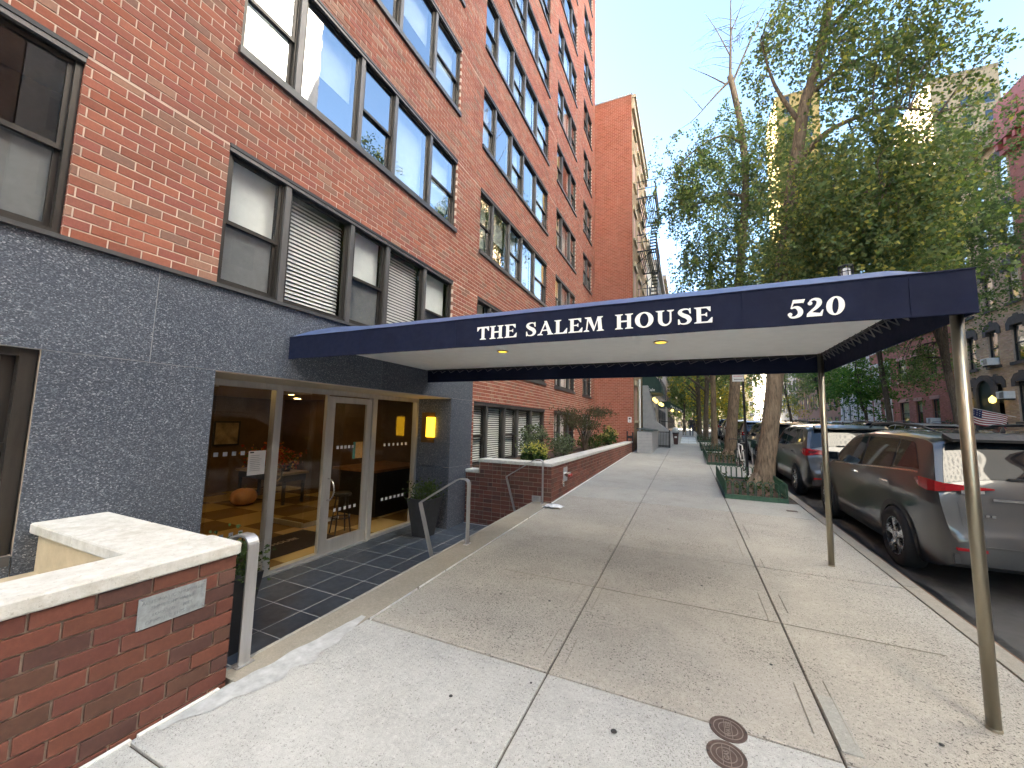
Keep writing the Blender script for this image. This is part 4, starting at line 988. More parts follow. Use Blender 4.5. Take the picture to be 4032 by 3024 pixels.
# ================================================================== neighbour with orange side wall and fire escapes
NB = thing('tenement_building', 'tan brick tenement with orange side wall and black fire escapes', 'building', (-3, 20.5, .3))
MB().box(-16, -2.485, 20.432, 28.2, -.6, 19.70).build('body', MAT['mortar_side'], NB)
brick_wall(NB, 'x', 20.42, -4.47, -2.47, -.1, 19.72, [], PAL_SIDE, MAT['brick_side'], sgn=-1, course=.083, pitch=.215, single=0, depth=.011)
MB().box(-4.46, -2.44, 20.40, 20.75, 19.72, 19.80).build('parapet_cap', MAT['greybox'], NB)
PAL_TAN = brick_tints([(.42, .30, .17), (.38, .27, .155), (.45, .33, .19)])
nh = []
for fl in range(6):
    for y in (20.95, 23.0, 25.2, 27.2):
        if fl == 0 and y > 22: continue
        nh.append((y, y+.95, 1.9+3.2*fl+(0.2 if fl else 0), 3.7+3.2*fl))
wall_sheet(NB, 'y', -2.478, 20.43, 28.2, -.4, 19.7, nh, plain('tan_mortar', (.40, .30, .18), .9), reveal=.15)
brick_wall(NB, 'y', -2.47, 20.43, 28.2, 0, 19.7, nh, PAL_TAN, brick_mat('brick_tan', .2, (.2, .14, .08)), course=.078, pitch=.215, single=0, depth=.011)
for (a, b, c, d) in nh:
    w = MB().box(-2.60, -2.55, a, a+.06, c, d).box(-2.60, -2.55, b-.06, b, c, d).box(-2.60, -2.55, a+.06, b-.06, d-.06, d).box(-2.60, -2.55, a+.06, b-.06, (c+d)/2-.03, (c+d)/2+.03).box(-2.60, -2.55, a+.06, b-.06, c, c+.06).build('window', MAT['head'], NB)
    MB().quad((-2.575, a, c), (-2.575, b, c), (-2.575, b, d), (-2.575, a, d)).build('pane', MAT['glass'], w)
    MB().quad((-2.63, a-.02, c), (-2.63, b+.02, c), (-2.63, b+.02, d), (-2.63, a-.02, d)).build('blind_back', MAT['shade_grey'], w)
    MB().box(-2.50, -2.38, a-.12, b+.12, d, d+.26).build('lintel', plain('cream_stone', (.5, .42, .28), .85), w); MB().box(-2.50, -2.37, a-.1, b+.1, c-.12, c).build('sill', plain('cream_stone', (.5, .42, .28), .85), w)
MB().box(-2.47, -2.33, 20.5, 28.25, 18.95, 19.75).box(-2.47, -2.24, 20.45, 28.25, 19.55, 19.74).build('cornice', plain('cornice_buff', (.40, .33, .23), .8), NB)
for fl in range(2, 5):
    z = 1.9+3.2*fl+.05; y0, y1 = 22.3, 25.9; m = MB()
    for k in range(10): x = -2.4+.1*k; m.box(x, x+.045, y0, y1, z, z+.02)
    m.box(-2.46, -1.42, y0, y0+.05, z-.06, z).box(-2.46, -1.42, y1-.05, y1, z-.06, z).box(-1.46, -1.42, y0, y1, z-.06, z+.02)
    fe = m.build('fire_escape', MAT['iron'], NB)
    m = MB()
    for zz in (z+.5, z+.95):
        m.box(-1.45, -1.42, y0, y1, zz, zz+.03).box(-2.46, -1.42, y0, y0+.03, zz, zz+.03).box(-2.46, -1.42, y1-.03, y1, zz, zz+.03)
    for k in range(19): y = y0+(y1-y0)*k/18; m.box(-1.443, -1.427, y-.008, y+.008, z, z+.95)
    for k in range(6): x = -2.4+.19*k; m.box(x, x+.016, y0, y0+.016, z, z+.95); m.box(x, x+.016, y1-.016, y1, z, z+.95)
    m.tube([(-2.47, y0+.02, z-.75), (-1.6, y0+.02, z-.02)], .022, 5).tube([(-2.47, y1-.02, z-.75), (-1.6, y1-.02, z-.02)], .022, 5)
    m.build('railing', MAT['iron'], fe)
    if fl < 4:
        m = MB()
        for s in (-1.85, -1.5): m.tube([(s, y0+.7, z+.02), (s, y1-.5, z+3.2)], .025, 5)
        for k in range(11): t = (k+.5)/11; m.box(-1.85, -1.5, y0+.7+t*(y1-y0-1.2)-.09, y0+.7+t*(y1-y0-1.2)+.09, z+3.2*t, z+3.2*t+.02)
        m.build('stair', MAT['iron'], fe)
# white mains sign, pipe
t = thing('wall_sign', 'small white notice on the orange side wall', 'sign', (-2.67, 20.40, 1.8)); MB().box(-2.76, -2.58, 20.398, 20.409, 1.78, 2.06).build('panel', MAT['white'], t); MB().box(-2.72, -2.62, 20.395, 20.3975, 1.93, 2.02).box(-2.69, -2.65, 20.395, 20.3975, 1.83, 1.87).build('print', MAT['frame_hi'], t)
t = thing('downpipe', 'pale downpipe running down the tan tenement front', 'pipe', (-2.4, 22.5, .4)); MB().tube([(-2.40, 22.5, gz(22.5)), (-2.40, 22.5, 4.2)], .06, 8).build('pipe', MAT['white'], t)
t = thing('gate_post', 'short black iron gate at the end of the brick planter', 'gate', (-2.6, 20.1, .4))
MB().box(-2.78, -2.72, 20.05, 20.11, .36, 1.35).build('post', MAT['iron'], t); MB().box(-2.52, -2.46, 20.05, 20.11, .36, 1.30).build('post', MAT['iron'], t)
for k in range(3): MB().box(-2.72, -2.52, 20.07, 20.09, .5+.25*k, .62+.25*k).build('panel', MAT['iron'], t)
# dome awnings
def awning(y0, y1, x1, zb_, zt, label, txt):
    t = thing('shop_awning', label, 'awning', (-2.47, y0, zb_)); n = 10
    prof = [(-2.46, zb_), (x1, zb_), (x1, zb_+.28)]+[(x1-(x1+2.46)*(1-math.cos(math.pi/2*k/n)), zb_+.28+(zt-zb_-.28)*math.sin(math.pi/2*k/n)) for k in range(1, n+1)]
    MB().prism(prof, lambda p, h: (p[0], h, p[1]), y0, y1).build('canvas', MAT['awn'], t)
    me = text_mesh(txt, .24, .001, .002, 'CENTER'); o = link('lettering', me, MAT['awn_txt'], t, Vector(((x1-2.46)/2-.02, y0-.004, zb_+.10))-OFF[t]); o.rotation_euler = (R_(90), 0, 0)
    sh = Matrix.Shear('XZ', 4, (.3, 0)) if False else None
awning(24.6, 27.6, -1.38, 3.62, 4.85, 'rounded dark green shop awning with white script on the tenement', 'Sale')
t = thing('entrance_awning', 'dark green sloped awning on white posts further up the street', 'awning', (-1.2, 38, .9)); 
MB().prism([(-2.4, 3.35), (-1.55, 3.35), (-.30, 2.85), (-.30, 3.12), (-1.5, 3.85), (-2.4, 3.85)], lambda p, h: (p[0], h, p[1]), 37.6, 39.4).build('canvas', MAT['awn'], t)
for x in (-1.75,): 
    for y in (37.7, 39.3): MB().tube([(x, y, gz(38)), (x, y, 3.36)], .05, 8).build('post', MAT['white'], t)
me = text_mesh('The Jenkins', .26, .001, .004, 'LEFT') if False else text_mesh('Two Jackie', .24, .001, .004); o = link('lettering', me, MAT['awn_txt'], t, Vector((-1.42, 37.595, 3.38))-OFF[t]); o.rotation_euler = (R_(90), R_(25), 0)
for k, (x, y, z) in enumerate(((-1.9, 26.0, 3.3), (-1.8, 26.4, 3.2), (-1.75, 29.5, 3.2), (-1.65, 29.9, 3.15), (-1.2, 36.5, 3.0), (-.7, 40.5, 3.1))):
    t = thing('globe_lamp', ('lit globe lamp under the green shop awning, nearer its edge', 'lit globe lamp under the green shop awning, further in', 'lit globe lamp on the cream building, first of its pair', 'lit globe lamp on the cream building, second of its pair', 'lit globe lamp before the sloped green awning', 'lit globe lamp past the sloped green awning')[k], 'lamp', (x, y, z), 'globe lamps along the tenement front')
    MB().lathe([(.01, -.13), (.09, -.09), (.13, 0), (.09, .09), (.01, .13)], (x, y, z), 12).build('globe', MAT['bulb'], t, smooth=True); MB().tube([(x, y, z+.12), (x-.1, y, z+.2), (-2.4, y, z+.2)], .02, 5).build('arm', MAT['iron'], t)
# buildings further up the left side
def simple_block(name, x0, x1, y0, y1, h, wallc, label, face='x', nf=6, bay=2.4, wc=(.03, .035, .04), trim=None, ww=1.0, wh=1.7, z_first=1.4, fh=3.2, corn=True, skip=False, zb=-.6, both=False):
    t = thing(name, label, 'building', ((x0+x1)/2, y0, 0))
    MB().box(x0, x1, y0, y1, zb, h).build('wall', plain(name+'_wall', wallc, .85, var=.14, scale=3, bump=.2, bscale=30), t)
    gm = MAT['glass']
    faces = [face]+(['f'] if both else [])
    for fc in faces:
        u0, u1 = (y0, y1) if fc in 'xw' else (x0, x1)
        n = max(1, int((u1-u0)/bay)); 
        for fl in range(nf):
            z0 = z_first+fh*fl
            if z0+wh > h-.3: break
            for k in range(n):
                u = u0+(u1-u0)*(k+.5)/n
                if fc == 'x': PT = lambda d, uu, z: (x0-d, uu, z)
                elif fc == 'w': PT = lambda d, uu, z: (x1+d, uu, z)
                else: PT = lambda d, uu, z: (uu, y0-d, z)
                if not any(in_view(PT(0, u, z0+q), 40) for q in (0, wh)): continue
                def bx(m, d0, d1, a, b, c, d):
                    p, q = PT(d0, a, c), PT(d1, b, d); m.box(min(p[0], q[0]), max(p[0], q[0]), min(p[1], q[1]), max(p[1], q[1]), c, d)
                m = MB(); bx(m, -.02, .05, u-ww/2-.07, u-ww/2, z0, z0+wh); bx(m, -.02, .05, u+ww/2, u+ww/2+.07, z0, z0+wh); bx(m, -.02, .05, u-ww/2-.07, u+ww/2+.07, z0+wh, z0+wh+.1); bx(m, -.02, .03, u-ww/2, u+ww/2, z0+wh*.5-.03, z0+wh*.5+.03)
                w = m.build('window', plain('sash_dark', wc, .5) if trim is None else trim, t)
                m = MB(); bx(m, -.02, .012, u-ww/2, u+ww/2, z0, z0+wh); m.build('pane', PANE, w)
                m = MB(); bx(m, -.02, .1, u-ww/2-.12, u+ww/2+.12, z0-.12, z0); m.build('sill', MAT['con_kerb'], w)
    if corn: MB().box(x0-(.35 if face == 'x' else .1), x1+(.35 if face == 'w' else .1), y0-.05, y1+.0, h-.5, h+.02).build('cornice', plain(name+'_cornice', V3(wallc, .8), .8), t)
    return t
pn = NT('dark_pane'); pn.col((.02, .024, .028)); pn.set(Roughness=.06, Specular_IOR_Level=.9); PANE = pn.m
simple_block('cream_building', -16, -2.6, 28.3, 37, 15, (.55, .50, .40), 'cream painted building beyond the tenement', 'w')
simple_block('grey_building', -16, -2.4, 37.05, 52, 17, (.38, .34, .30), 'grey stone building past the cream one', 'w')
simple_block('far_left_building', -18, -2.5, 52.1, 90, 21, (.42, .33, .25), 'brown building further up the street', 'w', bay=3)
simple_block('end_tower', 9, 32, 128, 140, 42, (.44, .35, .20), 'pale tower with balconies closing the street', 'f', 12, 3.2, ww=2.2, wh=1.2, fh=2.9, z_first=2, trim=MAT['white'])
simple_block('side_tower', 20, 28, 100, 112, 78, (.36, .24, .08), 'tall sunlit yellow tower behind the trees', 'f', 26, 3.0, fh=3.1, both=False)
simple_block('hill_tower', 36.8, 44.6, 80, 92, 58.6, (.34, .24, .14), 'tan brick tower rising above the row houses', 'f', 18, 2.3, fh=3.0, both=False)
simple_block('north_block', -30, 12, 150, 170, 26, (.30, .26, .20), 'wide brown block at the far end of the street', 'f', 8, 3.2)
simple_block('sun_blocker', -26, -8.2, 22, 36, 40, (.4, .3, .22), 'unseen tall block added behind the tenement to block the sun', 'w', 0)  # hidden from the camera, added to keep sun off the street
simple_block('sun_blocker_slab', -44, -14, 36.2, 64, 40, (.42, .34, .26), 'unseen tall slab added behind the left side houses to block the sun', 'w', 0)  # second hidden sun blocker, shades the houses across the street
# garbage enclosure, area railing, bin, steps
t = thing('garbage_box', 'grey boarded garbage enclosure with dark lid against the tenement', 'bin store', (-1.9, 19.5, .35))
for k in range(7):
    z = .36+.145*k; MB().box(-2.21, -1.54, 19.47, 19.50, z+.003, z+.142).build('board', MAT['greybox'], t); MB().box(-1.56, -1.535, 19.52, 23.4, z+.003, z+.142).build('board', MAT['greybox'], t)
MB().box(-2.2, -1.565, 19.5, 23.4, .36, 1.37).build('carcass', MAT['shade_grey'], t)
m = MB(); m.prism([(-2.24, 1.47), (-1.50, 1.385), (-1.50, 1.425), (-2.24, 1.51)], lambda p, h: (p[0], h, p[1]), 19.42, 23.5); m.build('lid', plain('green_lid', (.05, .07, .065), .6), t)
t = thing('area_railing', 'black iron area railing beside the garbage box', 'railing', (-1.2, 23.6, .4))
m = MB().box(-1.52, -.94, 23.55, 23.59, 1.28, 1.33).box(-1.52, -.94, 23.55, 23.59, .52, .56); m.build('rail', MAT['iron'], t)
for k in range(8): MB().box(-1.5+.08*k, -1.48+.08*k, 23.56, 23.58, .45, 1.28).build('baluster', MAT['iron'], t)
MB().box(-.97, -.90, 23.5, 23.6, .44, 1.42).build('post', MAT['iron'], t)
t = thing('metal_chute', 'grey sheet metal chute and stoop beside the doorway', 'stoop', (-1.8, 25.5, .5))
MB().prism([(-2.4, .5), (-.95, .5), (-.95, 1.35), (-1.7, 1.9), (-2.1, 4.0), (-2.4, 4.0)], lambda p, h: (p[0], h, p[1]), 24.0, 25.4).build('casing', MAT['greybox'], t)
t = thing('wheeled_bin', 'brown wheeled bin with white bag on top beside the stoop', 'bin', (-.7, 26.5, .5)); z = gz(26.5)
m = MB(); a = [(-.80, 26.4), (-.58, 26.4), (-.58, 26.75), (-.80, 26.75)]; b = [(-.86, 26.3), (-.53, 26.3), (-.53, 26.8), (-.86, 26.8)]
m.add([(x, y, z+.02) for x, y in a]+[(x, y, z+.68) for x, y in b], [(3, 2, 1, 0), (4, 5, 6, 7)]+[(k, (k+1) % 4, 4+(k+1) % 4, 4+k) for k in range(4)]); m.build('tub', plain('brown_bin', (.05, .02, .018), .5), t); MB().cbox(-.88, -.51, 26.28, 26.82, z+.68, z+.74, .01).build('lid', MAT['black'], t); MB().box(-.76, -.62, 26.30, 26.305, z+.42, z+.52).build('label_sticker', MAT['white'], t)
MB().lathe([(.02, 0), (.17, .05), (.20, .18), (.13, .30), (.03, .34)], (-.70, 26.55, z+.74), 12).build('bag', MAT['white'], t, smooth=True)
t = thing('pale_panels', 'pale metal panels laid in the sidewalk', 'hatch', (0, 31, gz(31)))  # tilted pale panels drawn for a pale patch of the sidewalk
for x0, x1 in ((-.46, .02), (.03, .52)): 
    for k in range(3):
        y = 28+2.4*k; MB().slope_slab(x0, x1, y, y+2.3, lambda q: gz(q)+.02+.03*k, .03).build('leaf', plain('pale_metal', (.62, .66, .68), .35, .3), t)
MB().tube([(-1.6, 27.5, 1.95), (-1.0, 27.5, 1.9), (-.7, 28.5, 1.5), (-.6, 29.2, 1.2)], .03, 6).build('stoop_rail', MAT['iron'], t)
# ================================================================== cars
def lerp_tab(tab, u):
    if u <= tab[0][0]: return tab[0][1]
    for (a, va), (b, vb) in zip(tab, tab[1:]):
        if u <= b:
            t = (u-a)/(b-a); return va+(vb-va)*t
    return tab[-1][1]
def smooth_tab(tab):
    xs = [t[0] for t in tab]; ys = [t[1] for t in tab]; n = len(xs)
    d = [(ys[i+1]-ys[i])/(xs[i+1]-xs[i]) for i in range(n-1)]; m = [d[0]]+[0 if d[i-1]*d[i] <= 0 else 2*d[i-1]*d[i]/(d[i-1]+d[i]) for i in range(1, n-1)]+[d[-1]]
    def f(x):
        if x <= xs[0]: return ys[0]
        if x >= xs[-1]: return ys[-1]
        i = max(k for k in range(n-1) if xs[k] <= x); h = xs[i+1]-xs[i]; t = (x-xs[i])/h
        return (2*t**3-3*t*t+1)*ys[i]+(t**3-2*t*t+t)*h*m[i]+(-2*t**3+3*t*t)*ys[i+1]+(t**3-t*t)*h*m[i+1]
    return f
CARGLASS = NT('car_glass'); CARGLASS.col((.012, .014, .016)); CARGLASS.set(Roughness=.03, Specular_IOR_Level=.5); CARGLASS = CARGLASS.m
TAILRED = NT('tail_lens'); TAILRED.col((.26, .006, .010)); TAILRED.set(Roughness=.18, Specular_IOR_Level=.4, Coat_Weight=.5); TAILRED = TAILRED.m
LENSW = plain('clear_lens', (.62, .60, .58), .12, .3); RUBBER = plain('tyre_rubber', (.016, .016, .017), .85, var=.2, scale=30); ALLOY = plain('alloy_rim', (.52, .53, .54), .28, .85, var=.1); CLAD = plain('dark_cladding', (.03, .031, .033), .6)
PLATE = plain('number_plate', (.62, .42, .05), .5)
def paint(name, c, metal=.5):
    m = NT(name); fl = m.noise(900, 2); m.col(m.mix(m.ramp(fl, [(.4, 0), (.7, 1)]), V3(c, .85), V3(c, 1.25))); m.set(Roughness=.32, Metallic=metal, Coat_Weight=1.0, Coat_Roughness=.03); return m.m
def make_suv(label, pm, tail=0, group='vehicles parked along the kerb', detail=True):
    t = thing('parked_suv', label, 'car', (0, 0, 0), group)
    zt = smooth_tab([(0, .66), (.03, .76), (.055, .93), (.085, 1.13), (.12, 1.23), (.20, 1.40), (.29, 1.60), (.36, 1.695), (.55, 1.735), (1.3, 1.765), (2.0, 1.755), (2.55, 1.69), (3.0, 1.43), (3.35, 1.19), (3.55, 1.13), (4.1, 1.05), (4.42, .94), (4.55, .76), (4.6, .60)])
    zb = smooth_tab([(0, .36), (.2, .27), (.6, .22), (4.0, .22), (4.4, .26), (4.6, .34)])
    plan = smooth_tab([(0, .775), (.05, .84), (.15, .885), (.4, .918), (.9, .928), (3.7, .928), (4.15, .90), (4.4, .83), (4.55, .72), (4.6, .62)])
    sz = smooth_tab([(.2, .915), (.34, .960), (.50, .976), (.62, .980), (.80, .986), (.96, 1.0), (.99, .992), (1.12, .978), (1.20, .955), (1.42, .890), (1.62, .825), (1.70, .790), (1.82, .74)])
    def wid(u, z): return plan(u)*sz(z)
    def ze(u): return zt(u)-min(.10, .22*(zt(u)-zb(u)))
    us = [0, .015, .03, .045, .06, .075, .09, .105, .12, .15, .18, .22, .26, .30, .34, .38, .42, .46, .52, .6, .7, .82]+[.95+.12*k for k in range(13)]+[2.5+.07*k for k in range(16)]+[3.6, 3.7, 3.85, 4.0, 4.15, 4.28, 4.38, 4.46, 4.52, 4.56, 4.585, 4.6]
    NS, NR = 16, 9
    def sect(u):
        a, b, c = zb(u), ze(u), zt(u); pts = []
        for k in range(NS): z = a+(b-a)*k/(NS-1); pts.append((wid(u, z), z))
        we = wid(u, b)
        for k in range(1, NR+1):
            q = k/NR; pts.append((we*(1-q**1.15), b+(c-b)*(1-(1-q)**2.6)))
        return pts
    bm = bmesh.new(); rows = []
    for u in us:
        s = sect(u); ring = [bm.verts.new((x, u, z)) for x, z in s]+[bm.verts.new((-x, u, z)) for x, z in reversed(s[:-1])]
        rows.append(ring)
    n = len(rows[0])
    for a, b in zip(rows, rows[1:]):
        for k in range(n):
            j = (k+1) % n; bm.faces.new((a[k], a[j], b[j], b[k]))
    bm.faces.new(rows[0][::-1]); bm.faces.new(rows[-1])
    bmesh.ops.recalc_face_normals(bm, faces=bm.faces)
    me = bpy.data.meshes.new('body'); bm.to_mesh(me); bm.free()
    # cut wheel arches
    tmp = bpy.data.objects.new('tmp', me); COL.objects.link(tmp); cut = MB()
    for u in (.97, 3.66): 
        for s in (-1, 1): cut.lathe([(.425, min(s*.62, s*1.2)), (.425, max(s*.62, s*1.2))], (0, u, .35), 28, 'x')
    co = bpy.data.objects.new('cut', cut.mesh('cut')); COL.objects.link(co)
    bmc = bmesh.new(); bmc.from_mesh(co.data); bmesh.ops.recalc_face_normals(bmc, faces=bmc.faces); bmc.to_mesh(co.data); bmc.free()
    md = tmp.modifiers.new('b', 'BOOLEAN'); md.operation = 'DIFFERENCE'; md.object = co; md.solver = 'EXACT'
    me2 = bpy.data.meshes.new_from_object(tmp.evaluated_get(bpy.context.evaluated_depsgraph_get())); bpy.data.objects.remove(tmp); bpy.data.objects.remove(co)
    me2.name = 'body'; me2.materials.clear(); me2.materials.append(pm); me2.polygons.foreach_set('use_smooth', [True]*len(me2.polygons))
    try: me2.set_sharp_from_angle(angle=R_(38))
    except Exception: pass
    body = link('body', me2, None, t)
    def side_patch(name, cols, mat, off=.006, parent=None, rows_=5):
        """cols: list of (u, z0, z1); both sides"""
        for s in (-1, 1):
            m = MB(); v = []
            for u, z0, z1 in cols:
                for k in range(rows_+1):
                    z = z0+(z1-z0)*k/rows_; v.append((s*(wid(u, z)+off), u, z))
            R1 = rows_+1
            m.add(v, [((i*R1+k, (i+1)*R1+k, (i+1)*R1+k+1, i*R1+k+1) if s > 0 else (i*R1+k+1, (i+1)*R1+k+1, (i+1)*R1+k, i*R1+k)) for i in range(len(cols)-1) for k in range(rows_)])
            m.build(name, mat, parent or t, True, smooth=True)
    top = lambda u: min(1.615, ze(u)-.045)
    def seg(a, b, n, lo, hi): return [(a+(b-a)*k/n, lo(a+(b-a)*k/n), max(lo(a+(b-a)*k/n)+.004, hi(a+(b-a)*k/n))) for k in range(n+1)]
    belt = lambda u: 1.12+.15*min(1, max(0, (3.0-u))/2.4)
    side_patch('side_window', seg(2.06, 3.10, 14, belt, top), CARGLASS)
    side_patch('side_window', seg(1.10, 2.00, 8, belt, top), CARGLASS)
    side_patch('side_window', seg(.46, 1.05, 8, lambda u: belt(u)+.02, lambda u: min(top(u), 1.285+(u-.46)*1.3)), CARGLASS)
    side_patch('window_trim', seg(.46, 3.16, 20, lambda u: belt(u)-.025, lambda u: belt(u)-.006), MAT['chrome'], .008, rows_=1)
    side_patch('sill_cladding', seg(1.40, 3.22, 10, lambda u: .235, lambda u: .40), CLAD, .010)
    for u0 in (.97, 3.66):
        for s in (-1, 1):
            m = MB(); N = 18; v = []
            for k in range(N+1):
                a = R_(-18+216*k/N)
                for r in (.423, .485):
                    y, z = u0+r*math.cos(a), .35+r*math.sin(a); z = max(z, .20)
                    v.append((s*(wid(min(max(y, .05), 4.5), min(max(z, .2), 1))+.012), y, z))
            m.add(v, [((2*k, 2*k+1, 2*k+3, 2*k+2) if s < 0 else (2*k+2, 2*k+3, 2*k+1, 2*k)) for k in range(N)]); m.build('wheel_arch', CLAD, t, True, smooth=True)
    # rear glass and windscreen on the loft's top surface
    def top_patch(name, u0, u1, fr0, fr1, mat, off=.006, n=10, parent=None):
        m = MB(); v = []; nv = 12
        for i in range(n+1):
            u = u0+(u1-u0)*i/n; fr = fr0+(fr1-fr0)*i/n; we = wid(u, ze(u)); du = .01; sl = (zt(u+du)-zt(u-du))/(2*du); nl = math.hypot(1, sl)
            for k in range(nv+1):
                x = (-1+2*k/nv)*fr*we; q = (1-abs(x)/we)**(1/1.15); z = ze(u)+(zt(u)-ze(u))*(1-(1-q)**2.6)
                v.append((x, u-sl/nl*off, z+off/nl))
        m.add(v, [(i*(nv+1)+k, i*(nv+1)+k+1, (i+1)*(nv+1)+k+1, (i+1)*(nv+1)+k) for i in range(n) for k in range(nv)]); return m.build(name, mat, parent or t, True, smooth=True)
    rg = top_patch('rear_window', .130, .33, .93, .90, CARGLASS, .008)
    top_patch('windscreen', 3.30, 2.62, .90, .90, CARGLASS, .008)
    MB().box(-.30, .22, .105, .12, 1.25, 1.27).build('rear_wiper', MAT['black'], rg, True)
    m = MB(); m.add([(-.66, .40, 1.72), (.66, .40, 1.72), (.67, .19, 1.665), (-.67, .19, 1.665), (-.66, .42, 1.67), (.66, .42, 1.67), (.67, .195, 1.635), (-.67, .195, 1.635)], [(0, 1, 2, 3), (7, 6, 5, 4), (3, 2, 6, 7), (0, 3, 7, 4), (1, 5, 6, 2), (0, 4, 5, 1)]); m.build('spoiler', MAT['black'] if tail == 0 else pm, t, True)
    # tail lamps
    for s in (-1, 1):
        m = MB(); path = [(.905, .46, 1.175, 1.19), (.926, .32, 1.11, 1.22), (.912, .18, 1.085, 1.22), (.885, .09, 1.09, 1.205), (.82, .045, 1.105, 1.19), (.64, .045, 1.125, 1.175), (.44, .045, 1.142, 1.158)] if tail == 0 else [(.925, .36, 1.09, 1.13), (.918, .2, 1.03, 1.18), (.89, .09, 1.02, 1.19), (.82, .045, 1.03, 1.18), (.66, .04, 1.05, 1.16), (.50, .04, 1.06, 1.14)]
        v = []; 
        for x, u, z0, z1 in path: v += [(s*(x*.985), u+.03, z0), (s*x, u, z0), (s*x, u, z1), (s*(x*.985), u+.03, z1)]
        f = []
        for i in range(len(path)-1):
            for k in range(4): f.append((i*4+k, i*4+4+k, i*4+4+(k+1) % 4, i*4+(k+1) % 4))
        f += [(0, 1, 2, 3), tuple(range(4*len(path)-4, 4*len(path)))[::-1]]
        m.add(v, f if s > 0 else [q[::-1] for q in f]); tl = m.build('tail_lamp', TAILRED, t, True)
        m = MB(); x0, x1 = (.70, .52) if tail == 0 else (.84, .70)
        m.add([(s*x0, .036, 1.085), (s*x1, .036, 1.10), (s*x1, .036, 1.13), (s*x0, .036, 1.125)], [(0, 1, 2, 3), (3, 2, 1, 0)]); m.build('reversing_lens', LENSW, tl, True)
        MB().box(min(s*.55, s*.78), max(s*.55, s*.78), -.012, .02, .50, .53).build('reflector', TAILRED, t, True)
        m = MB(); m.tube([(s*.64, .60, 1.74), (s*.67, .78, 1.79), (s*.68, 1.5, 1.825), (s*.67, 2.2, 1.80), (s*.64, 2.42, 1.74)], [.012, .018, .019, .018, .012], 8); m.build('roof_rail', MAT['iron'], t, True, smooth=True)
        mr = MB(); mr.add([(s*.93, 2.86, 1.150), (s*1.10, 2.83, 1.160), (s*1.115, 2.84, 1.300), (s*.95, 2.87, 1.295), (s*.95, 2.98, 1.160), (s*1.06, 2.97, 1.180), (s*1.07, 2.97, 1.270), (s*.95, 2.98, 1.270)], [(0, 1, 2, 3), (7, 6, 5, 4), (0, 4, 5, 1), (1, 5, 6, 2), (2, 6, 7, 3), (3, 7, 4, 0)]); mi = mr.build('wing_mirror', pm, t, True)
        mm_ = MB(); mm_.add([(s*.955, 2.852, 1.170), (s*1.085, 2.826, 1.175), (s*1.095, 2.828, 1.285), (s*.965, 2.858, 1.280)], [(0, 1, 2, 3), (3, 2, 1, 0)]); mm_.build('mirror_glass', CARGLASS, mi, True)
        for u in (1.22, 2.22): MB().tube([(s*(wid(u, 1.04)+.0), u-.10, 1.045), (s*(wid(u, 1.04)+.028), u-.06, 1.052), (s*(wid(u, 1.04)+.028), u+.06, 1.052), (s*(wid(u, 1.04)), u+.10, 1.045)], .013, 6).build('door_handle', pm if tail else MAT['chrome'], t, True)
        MB().add([(s*.56, 4.50, .70), (s*.80, 4.30, .74), (s*.80, 4.28, .86), (s*.56, 4.46, .84)], [(0, 1, 2, 3), (3, 2, 1, 0)]) 
        hl = MB(); hl.add([(s*.50, 4.545, .72), (s*.83, 4.36, .74), (s*.82, 4.30, .87), (s*.50, 4.50, .84)], [(0, 1, 2, 3), (3, 2, 1, 0)]); hl.build('headlight', LENSW, t, True)
    # panel gaps as thin dark strips following the skin
    for u in (1.06, 2.03, 3.12): side_patch('door_gap', [(u-.004, .40, 1.06), (u+.004, .40, 1.06)], MAT['black'], .0025, rows_=8)
    m = MB()
    m.box(-.60, .60, -.008, .06, .545, .565).box(-.80, .80, .005, .1, .36, .46); m.build('bumper_insert', CLAD, t, True)
    MB().box(-.46, .46, .035, .06, 1.03, 1.055).build('tailgate_trim', MAT['chrome'], t, True)
    def urear(z):
        lo, hi = 0.0, .13
        for _ in range(30):
            mid = (lo+hi)/2
            if zt(mid) < z: lo = mid
            else: hi = mid
        return lo
    for s in (-1, 1):
        MB().tube([(s*(.70+.06*(z-.70)), urear(z+.09)-.002, z) for z in (.68, .75, .82, .90, .98, 1.04)], .004, 5).build('tailgate_gap', MAT['black'], t, True)
    MB().tube([(x, urear(.72)-.004, .635) for x in (-.68, -.3, .3, .68)], .005, 5).build('tailgate_gap', MAT['black'], t, True)
    MB().box(-.16, .16, .012, .04, .72, .86).build('number_plate', PLATE, t, True)
    MB().lathe([(.055, 0), (.055, .012), (.04, .014), (.036, .006)], (0, .045, .97), 18, 'y').build('badge', MAT['chrome'], t, True)
    for k in range(4): MB().box(-.62+.045*k, -.59+.045*k, .024, .034, .86, .885).build('badge_letter', MAT['chrome'], t, True)
    fin = MB(); fin.add([(-.03, .72, 1.73), (.03, .72, 1.73), (.03, .90, 1.745), (-.03, .90, 1.745), (-.006, .70, 1.81), (.006, .70, 1.81)], [(0, 1, 5, 4), (1, 2, 5), (0, 4, 3), (4, 5, 2, 3)]); fin.build('roof_aerial', pm, t, True)
    MB().box(-.80, .80, .5, 4.1, .20, .30).build('underbody', MAT['black'], t, True)
